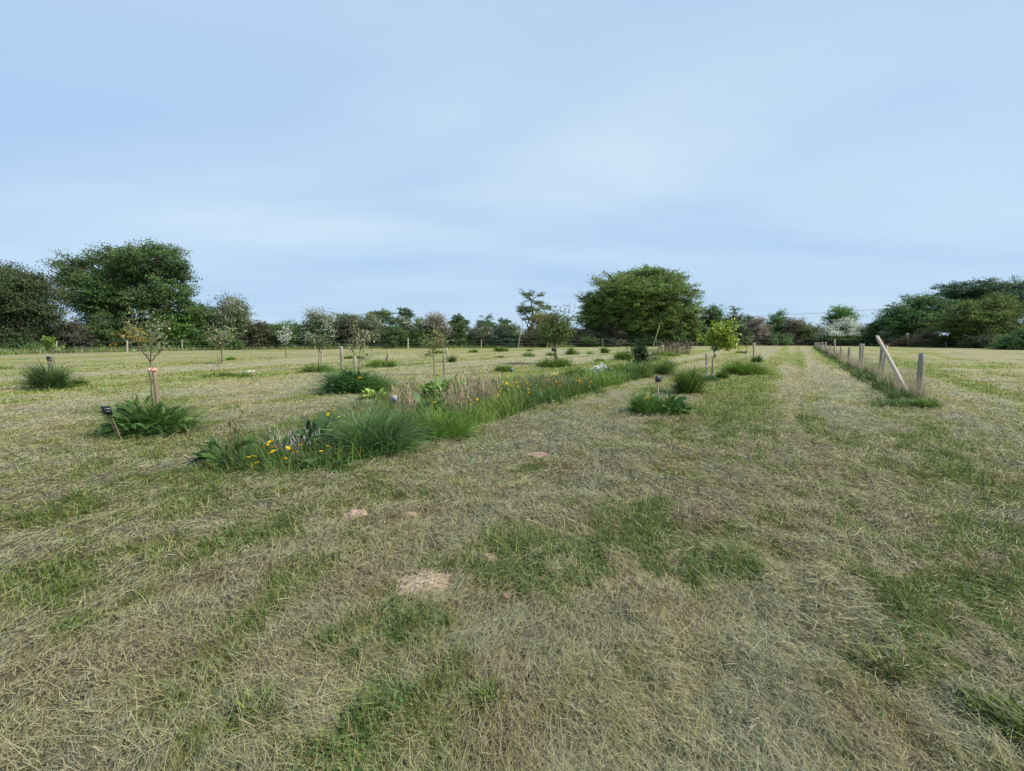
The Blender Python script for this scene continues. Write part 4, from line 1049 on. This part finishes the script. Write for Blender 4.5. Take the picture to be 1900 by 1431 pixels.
# ------------------------------------------------------------------ the planted bed
def bed_grass():
    reseed('bed grass')
    mb = MB()
    # grassy front edge, thick from the middle of the bed onward
    n = 19000
    u = rng.random(n) ** .8
    s = np.interp(u, [0, 1], [0, len(BEDF) - 1]); 
    fx, fy = np.interp(s, range(len(BEDF)), BEDF[:, 0]), np.interp(s, range(len(BEDF)), BEDF[:, 1])
    bx, by = np.interp(s, range(len(BEDB)), BEDB[:, 0]), np.interp(s, range(len(BEDB)), BEDB[:, 1])
    fr = rng.random(n); edge = s > 4
    k = np.where(edge, fr ** 1.5 * .75, fr ** 1.1)
    x, y = fx + (bx - fx) * k + rng.normal(0, .05, n), fy + (by - fy) * k + rng.normal(0, .05, n)
    r = np.hypot(x, y)
    h = np.where(s > 3.4, .28 + .26 * rng.random(n), .14 + .22 * rng.random(n)) * (.50 + .85 * fbm(x * 1.9, y * 1.9, 8, 2)) * np.where(k > .3, .55, 1.0)
    pt = fbm(x * 1.1, y * 1.1, 14, 3)
    col = mixc(np.broadcast_to(C(.165, .25, .045), (n, 3)), np.broadcast_to(C(.085, .14, .034), (n, 3)), sstep(.38, .62, pt))
    col = mixc(col, np.broadcast_to(C(.20, .17, .10), (n, 3)), (rng.random(n) < np.where(k > .4, .28, .05)) * 1.0)
    wd = np.maximum(.006, .0012 * r) * (.6 + .7 * rng.random(n))
    hd = rng.normal(math.pi * 1.1, 1.6, n)
    e0 = 1.25 + rng.normal(0, .32, n)
    mb.ribbons(np.stack([x, y, gz(x, y) - .02], 1), hd, h * 1.2, e0, e0 - .4 - rng.random(n) * 1.3, wd, jitter(col, n, .25, .1), S=3, roll=rng.normal(0, .5, n))
    tag(mb.build("bed_grass", M_BLADE), "lush long grass edging the planted bed", "long grass", kind="stuff")
bed_grass()
G_BED = "plants of the long planted bed"
def clump(name, label, cat, px, py, group=G_BED):
    reseed(label)
    b = P(px, py); return thing(name, label, cat, (b[0], b[1], 0), group), b, b[1] / F
def flower_heads(t, b, pts, size, col=C(.86, .58, .012), stem=True, name="flower"):
    """each flower is a small many-petalled disc on a stem, at a pixel at the clump's distance"""
    for px, py in pts:
        y = b[1] + rng.normal(0, .12)
        c = W(px, py, y); mb = MB(); n = 9; sz = size * (.8 + .4 * rng.random())
        a = np.arange(n) * 2 * math.pi / n + rng.random()
        tl = rng.normal(0, .3, 2)
        ax = np.stack([np.cos(a), np.sin(a), .25 + tl[0] * np.cos(a) + tl[1] * np.sin(a)], 1)
        mb.leaves(c + ax * sz * .3, ax, np.tile([0, -.2, 1.0], (n, 1)), sz * .6, sz * .34, jitter(np.broadcast_to(col, (n, 3)), n, .12, .05))
        mb.box(c, [sz * .12, 0, 0], [0, sz * .12, 0], [0, 0, sz * .05], col * [.8, .6, 1])
        mb.build(name, M_PETAL, t, (b[0], b[1], 0))
        if stem:
            sb = MB(); sb.tube([[c[0] + rng.normal(0, .02), c[1], -.01], c], .003, C(.09, .14, .04), n=4, cap=False)
            sb.build("stem", M_LEAF, t, (b[0], b[1], 0))

# big blue-green tussock
t, b, m = clump("grass_tussock", "largest arching blue-green grass tussock in the near bed", "grass tussock", 685, 838)
mb = MB(); tuft_into(mb, b + [0, .15, 0], .42, .36, .76, 2600, C(.065, .125, .05), wd=.0065, spread=.9, droop=1.25, tip=C(.25, .32, .12))
tuft_into(mb, b + [.12, -.05, 0], .42, .24, .62, 1300, C(.085, .165, .04), wd=.006, spread=1.0, droop=1.3)
mb.build("blades", M_BLADE, t, (b[0], b[1], 0))
t, b, m = clump("grass_tussock", "bright green arching tussock right of the largest blue-green tussock", "grass tussock", 800, 812)
mb = MB(); tuft_into(mb, b + [0, .1, 0], .6, .3, .60, 2300, C(.105, .20, .038), wd=.007, spread=1.0, droop=1.2, tip=YELG)
mb.build("blades", M_BLADE, t, (b[0], b[1], 0))
# docks at the near end
def dock(label, px, py, rx, L, n, col=C(.06, .115, .03), spikes=0, ry=None, name="dock_plant", group=G_BED, up=55, wr=.30, lift=None):
    t, b, m = clump(name, label, "leafy plant", px, py, group)
    mb = MB(); docks_into(mb, b, rx, ry or rx * .7, L, n, col, up=up, wr=wr, lift=lift); mb.build("leaves", M_LEAF, t, (b[0], b[1], 0))
    if spikes:
        mb = MB(); stalks_into(mb, b, rx * .6, rx * .4, L * 1.9, spikes, C(.13, .095, .06), wd=.012, lean=.3); mb.build("seed_spike", M_LEAF, t, (b[0], b[1], 0))
    return t, b
dock("dark broad-leaved dock with brown seed spikes at the bed's near left tip", 425, 858, .26, .30, 44, C(.055, .10, .03), spikes=7)
dock("broad-leaved dock with pale leaves behind the nearest yellow flowers", 505, 838, .34, .28, 60, C(.085, .14, .05), spikes=3)
dock("dark leafy plant with large round leaves left of the largest tussock", 585, 830, .34, .27, 90, C(.035, .08, .028), wr=.5, lift=.36)
dock("low dark leafy mat at the front of the bed below the largest tussock", 600, 862, .36, .13, 200, C(.04, .085, .022), wr=.42, up=35)
dock("tall dock with twisted leaves and reddish stems in mid bed", 788, 772, .38, .40, 90, C(.055, .105, .036), spikes=6)
dock("comfrey-like bushy plant with light green leaves, highest in mid bed", 828, 738, .60, .19, 420, C(.12, .21, .042), wr=.42, lift=.72)
dock("yellowish leafy weed behind the largest tussock", 700, 742, .34, .22, 80, C(.19, .25, .05), wr=.45)
dock("broad leaf weed under the white flowers of the bed", 1098, 704, .6, .30, 130, C(.11, .19, .05), wr=.4)
dock("small grey-green thistle-like weed behind the bed's near tip", 617, 790, .14, .22, 14, C(.085, .13, .075))
dock("dark dock between the pinkish straw stems and the lime-leaved flowers", 915, 762, .34, .26, 60, C(.055, .105, .03), lift=.3)
dock("dull weed patch at the front of the orange flowers", 1005, 748, .5, .24, 80, C(.075, .125, .04), lift=.22)
dock("dark leafy weed at the grassy edge right of the white flowers", 1150, 706, .6, .28, 90, C(.05, .10, .03), lift=.32)
dock("leafy weed among the dry stems behind the bright green tussock", 822, 770, .36, .24, 80, C(.06, .11, .035), lift=.42)
# dead twigs and dry stems
def dry(label, px, py, rx, hgt, n, col=DRY, lean=.3, name="dry_stems", wd=.006):
    t, b, m = clump(name, label, "dry stems", px, py)
    mb = MB(); stalks_into(mb, b, rx, rx * .6, hgt, n, col, wd=wd, lean=lean); mb.build("stalks", M_HAY, t, (b[0], b[1], 0))
dry("pale bleached dead twigs fanning out among the nearest yellow flowers", 533, 850, .16, .46, 60, C(.36, .33, .26), lean=.7)
dry("upright bundle of straw-coloured stems behind the pale grey tag", 752, 790, .15, .74, 130)
dry("straw-coloured stems leaning right in front of the light green bushy plant", 850, 780, .22, .74, 130, C(.40, .31, .21), lean=.4)
dry("tall pinkish straw stems right of the light green bushy plant", 894, 762, .28, .90, 210, C(.38, .29, .21), lean=.4)
dry("low brown twiggy dead plant amid the orange flowers", 1028, 727, .8, .5, 300, C(.21, .155, .115), lean=.8, wd=.008)
dry("small brown dead plant behind the far edge of the orange flowers", 985, 738, .5, .30, 160, C(.20, .16, .11), lean=.8, wd=.008)
dry("reddish dry stems near the red-banded stake by the verge", 1252, 657, 1.3, 1.1, 240, C(.17, .125, .095), lean=.5, wd=.03)
# flowering plants
def flowering(label, px, py, rx, h, n, pts, size, col=C(.86, .58, .012), leafc=C(.07, .13, .03)):
    t, b, m = clump("flowering_plant", label, "flowering plant", px, py)
    mb = MB(); tuft_into(mb, b, rx, rx * .6, h, n, leafc, wd=max(.008, b[1] * .0011), spread=.8); docks_into(mb, b, rx, rx * .6, h * .8, n // 8, leafc, wr=.3)
    mb.build("leaves", M_LEAF, t, (b[0], b[1], 0))
    flower_heads(t, b, pts, size, col)
flowering("plant with the biggest bunch of yellow flowers at the bed's near end", 500, 858, .18, .22, 90,
          [(494, 824), (500, 821), (490, 829), (497, 826), (505, 830), (512, 831), (507, 838), (500, 842), (503, 819)], .05)
flowering("low plant with paired yellow flowers at the bed's nearest corner", 478, 876, .16, .14, 80, [(470, 860), (477, 859), (463, 848), (472, 847), (466, 866), (460, 849)], .045)
flowering("yellow-flowered plant in front of the largest tussock", 612, 850, .2, .2, 90, [(612, 830), (615, 832), (633, 837), (596, 838), (609, 829)], .05)
flowering("yellow-flowered plant right of the pale dead twigs", 548, 862, .2, .16, 90, [(553, 838), (545, 840), (530, 851), (534, 849), (558, 826), (535, 832)], .045)
flowering("taller yellow-flowered plant at the back left of the largest tussock", 613, 800, .16, .3, 70, [(610, 768), (613, 773), (618, 762), (629, 774), (608, 771)], .05)
flowering("few small yellow flowers under the straw-coloured stems in mid bed", 850, 778, .35, .3, 110, [(806, 747), (858, 739), (869, 737), (857, 749), (874, 752), (886, 742)], .055)
def many(n, x0, x1, y0, y1):
    return [(x0 + (x1 - x0) * rng.random(), y0 + (y1 - y0) * rng.random()) for _ in range(n)]
flowering("yellow-flowered plant with lime leaves right of the pinkish straw stems", 930, 755, .55, .32, 240, many(11, 912, 952, 708, 736), .06, leafc=C(.10, .16, .04))
flowering("sparse orange-yellow flowers on the left of the brown dead plants", 968, 748, .6, .3, 240, many(13, 945, 990, 704, 730), .06, col=C(.78, .42, .015), leafc=C(.09, .13, .045))
flowering("orange flowers in front of the low brown twiggy dead plant", 1022, 735, .6, .26, 220, many(12, 1000, 1045, 706, 722), .065, col=C(.80, .40, .012))
flowering("yellow flowers behind the low brown twiggy dead plant", 1040, 716, .7, .36, 220, many(10, 1018, 1062, 690, 702), .07, col=C(.75, .55, .04), leafc=C(.12, .17, .05))
flowering("brightest orange bunch at the grassy edge in the middle of the bed", 1088, 730, .5, .3, 200, many(13, 1068, 1102, 700, 720), .07, col=C(.82, .46, .012))
# white flowers
t, b, m = clump("flowering_plant", "plant with a large white flower head near the bed's far half", "flowering plant", 1110, 702)
mb = MB(); tuft_into(mb, b, .3, .2, .35, 160, MIDG, wd=.02); mb.build("leaves", M_LEAF, t, (b[0], b[1], 0))
for cx, cy, s in ((1114, 680, .16), (1108, 686, .14), (1118, 683, .12)):
    c = W(cx, cy, b[1]); n = 20
    mb = MB(); mb.leaves(c + rng.normal(0, s * .5, (n, 3)) * [1.2, 1, .9], rng.normal(0, 1, (n, 3)), rng.normal(0, .6, (n, 3)) + [0, -.2, .3], .15, .08, jitter(np.broadcast_to(C(.72, .73, .66), (n, 3)), n, .1, .03))
    mb.tube([[c[0], c[1], 0], c], .006, MIDG, n=4, cap=False)
    mb.build("flower_head", M_PETAL, t, (b[0], b[1], 0))
# far grassy end of the bed
tuft("tall dense grass round the foot of the ivy shrub at the bed's far end", 1165, 700, 120, 28, DEEP * 1.3, n=2600, group=G_BED)
tuft("soft green grass hump closing the far right end of the bed", 1222, 694, 70, 24, MIDG * .9, n=1600, group=G_BED)
tuft("loose green grass in the bed behind the orange flowers", 1062, 704, 60, 24, MIDG, n=900, group=G_BED)

# ------------------------------------------------------------------ weed clumps away from the bed
G_WEED = "weed clumps left round stakes"
t, b, m = clump("weed_clump", "dense weed clump of docks and grass round the pink-tied stake", "weed clump", 275, 803, G_WEED)
mb = MB(); docks_into(mb, b, .58, .42, .26, 330, C(.06, .115, .03), lift=.50); mb.build("dock_leaves", M_LEAF, t, (b[0], b[1], 0))
mb = MB(); tuft_into(mb, b + [.08, .12, 0], .56, .42, .80, 1900, C(.085, .15, .036), wd=.007, spread=.9, droop=1.3, tip=C(.25, .28, .1)); mb.build("blades", M_BLADE, t, (b[0], b[1], 0))
mb = MB(); stalks_into(mb, b + [-.4, .1, 0], .1, .1, .5, 5, C(.09, .09, .05), wd=.014); mb.build("seed_spike", M_LEAF, t, (b[0], b[1], 0))
t, b, m = clump("weed_clump", "large weed clump with round leaves and two grey stakes in it", "weed clump", 662, 728, G_WEED)
mb = MB(); docks_into(mb, b + [-.12, 0, 0], .62, .5, .30, 300, C(.05, .11, .032), wr=.42, lift=.6); mb.build("dock_leaves", M_LEAF, t, (b[0], b[1], 0))
mb = MB(); tuft_into(mb, b + [.25, .1, 0], .8, .5, .72, 2400, C(.075, .15, .036), wd=.013, spread=.7)
tuft_into(mb, b + [-.45, .3, 0], .38, .35, .92, 1000, C(.05, .11, .03), wd=.013, spread=.6); mb.build("blades", M_BLADE, t, (b[0], b[1], 0))
flower_heads(t, b, [(667, 702), (670, 701)], .09, C(.8, .42, .02))
t, b, m = clump("weed_clump", "leafy weed clump with small yellow flowers round the post of the dark tag", "weed clump", 1220, 768, G_WEED)
mb = MB(); docks_into(mb, b + [.28, .1, 0], .30, .25, .34, 150, C(.06, .125, .028), up=52, lift=.34, wr=.26); docks_into(mb, b + [-.2, .1, 0], .28, .22, .24, 170, C(.065, .13, .03), lift=.44); mb.build("dock_leaves", M_LEAF, t, (b[0], b[1], 0))
mb = MB(); tuft_into(mb, b + [-.15, 0, 0], .32, .24, .62, 1300, C(.09, .165, .036), wd=.007, droop=.7); mb.build("blades", M_BLADE, t, (b[0], b[1], 0))
flower_heads(t, b, [(1199, 738), (1203, 740), (1207, 737), (1201, 735), (1230, 742), (1209, 741), (1196, 741)], .05, C(.75, .55, .03))

# grass at the foot of the post fence
def fence_grass():
    reseed('fence grass')
    mb = MB()
    a0, a1 = P(1700, 748)[:2], P(1514, 645)[:2]
    n = 7500; u = rng.random(n) ** 1.5
    off = rng.normal(-.16, .16, n) * (1 - .3 * u)
    p = a0 + (a1 - a0) * u[:, None] + VV * off[:, None]
    x, y = p[:, 0], p[:, 1]; r = np.hypot(x, y)
    nt = vn(x * .9, y * .9, 19)
    h = (.10 + .24 * rng.random(n)) * (.1 + 1.5 * nt ** 1.5)
    col = mixc(np.broadcast_to(C(.15, .21, .045), (n, 3)), np.broadcast_to(C(.09, .14, .036), (n, 3)), sstep(.35, .65, nt))
    mb.ribbons(np.stack([x, y, gz(x, y) - .02], 1), rng.random(n) * 6.283, h * 1.2, 1.2 + rng.normal(0, .3, n), .2 + rng.normal(0, .4, n), np.maximum(.007, .0011 * r), jitter(col, n, .25, .1), S=3, roll=rng.normal(0, .5, n))
    # dry stalks between the posts
    n = 2600; u = rng.random(n) ** 1.4 * .8
    p = a0 + (a1 - a0) * u[:, None] + VV * rng.normal(.05, .1, n)[:, None]
    x, y = p[:, 0], p[:, 1]; r = np.hypot(x, y)
    h = (.25 + .5 * rng.random(n)) * (.4 + vn(x * 1.1, y * 1.1, 23))
    mb.ribbons(np.stack([x, y, gz(x, y) - .02], 1), rng.random(n) * 6.283, h, 1.45 + rng.normal(0, .12, n), 1.2 + rng.normal(0, .3, n), np.maximum(.004, .0006 * r), jitter(np.broadcast_to(C(.40, .34, .22), (n, 3)), n, .25, .05), S=3, roll=rng.normal(0, .5, n))
    c0 = P(1668, 752)
    tuft_into(mb, c0, .75, .35, .24, 1500, C(.085, .14, .034), wd=.011, spread=1.2, droop=1.4)
    tag(mb.build("fence_grass", M_BLADE), "long green and dry grass along the foot of the post fence", "long grass", kind="stuff")
fence_grass()

# ------------------------------------------------------------------ small things on the ground
def molehill(label, px, py, w, d, h, col):
    b = P(px, py); mb = MB(); n, k = 40, 14
    th = np.arange(n) * 2 * math.pi / n
    V = []
    for i in range(k + 1):
        f = i / k
        rr = 1 - f
        x = b[0] + np.cos(th) * w * rr * (1 + .22 * (vn(np.cos(th) * 2 + px, np.sin(th) * 2 + i * .13, 5) - .5) * 2)
        y = b[1] + np.sin(th) * d * rr * (1 + .22 * (vn(np.cos(th) * 2 + 9, np.sin(th) * 2 + px, 6) - .5) * 2)
        z = gz(x, y) - .015 + h * (1 - rr ** 2) ** .8 + (fbm(x * 26, y * 26, 77, 3) - .5) * h * .75 * min(1, f * 4)
        V.append(np.stack([x, y, z], 1))
    q = [(i * n + j, i * n + (j + 1) % n, (i + 1) * n + (j + 1) % n, (i + 1) * n + j) for i in range(k) for j in range(n)]
    mb.add(np.concatenate(V), q, col)
    tag(mb.build("molehill", M_SOIL, origin=(b[0], b[1], 0), smooth=True), label, "molehill", "molehills in the hay")
molehill("pale pinkish crumbly molehill, the sharpest heap of earth in the hay", 657, 957, .125, .12, .055, C(.40, .27, .215))
molehill("flattened pinkish molehill nearer the bed's grassy edge", 996, 840, .17, .16, .035, C(.36, .24, .21))
molehill("low brown spread of earth right of the sharpest molehill", 762, 950, .14, .08, .018, C(.33, .24, .165))
molehill("small dull heap of earth above the square straw patch's right corner", 906, 1034, .09, .09, .03, C(.29, .21, .155))
def lying(name, label, cat, a, b2, r, col, lift=.03):
    p, q = P(*a) + [0, 0, lift], P(*b2) + [0, 0, lift]
    mb = MB(); mb.tube(wander(p, q, 5, .03), r, col, n=6)
    tag(mb.build(name, M_WOOD, origin=(p[0], p[1], 0)), label, cat)
lying("stick", "white peeled stick lying on the flat green streak of grass", "stick", (458, 694.5), (472, 691), .03, C(.62, .58, .48), .06)
lying("stick", "pale dead stem lying at the near left tip of the bed", "stick", (342, 852), (392, 862), .007, C(.48, .38, .28), .05)
b = P(655, 712); th = np.linspace(0, math.pi, 9)
hc = [W(647 - math.cos(a) * 8, 704 - math.sin(a) * 14 + (math.cos(a) + 1) * 3, b[1]) for a in th]
hc[0][2] = min(hc[0][2], 0); hc[-1][2] = -.02
mb = MB(); mb.tube(hc, .016, C(.50, .47, .42), n=6); tag(mb.build("pipe_hoop", M_PLASTIC, origin=(b[0], b[1], 0)), "bent hoop of pale pipe between the two weed-clump stakes", "pipe")
# dead leaf
b = P(943, 1118); mb = MB()
mb.ribbons([b + [0, 0, .03]], 2.2, .05, .4, -.2, .03, C(.30, .17, .11), S=4, prof=[.15, .8, 1, .7, .1])
tag(mb.build("dead_leaf", M_LEAF, origin=(b[0], b[1], 0)), "reddish brown fallen leaf on the hay below the square straw patch", "leaf")

# ------------------------------------------------------------------ power line behind the hedge
pb = W(971, HOR, 110); pb[2] = 0; ptop = W(970, 589, 110)
t = thing("utility_pole", "thin white utility pole above the hedge beside the slender oak", "utility pole", (pb[0], pb[1], 0))
mb = MB(); post_into(mb, pb - [0, 0, .2], ptop, .13, C(.55, .53, .50), n=8, taper=.7); mb.build("pole", M_WOOD, t, (pb[0], pb[1], 0))
mb = MB(); mb.box(ptop - [0, .16, .35], [.45, 0, 0], [0, .05, 0], [0, 0, .05], C(.4, .38, .35)); mb.build("crossarm", M_WOOD, t, (pb[0], pb[1], 0))
e = W(2150, 528, 62); s0 = ptop - [0, .16, .3]
tt = np.linspace(0, 1, 60)[:, None]
pts = s0 + (e - s0) * tt - np.array([0, 0, 1.0]) * (4 * 1.9 * tt * (1 - tt))
mb = MB(); mb.tube(pts, .022, C(.06, .06, .06), n=4, cap=False)
tag(mb.build("overhead_wire", M_WIRE, origin=s0), "thin dark overhead wire crossing the sky above the right-hand hedge", "wire")
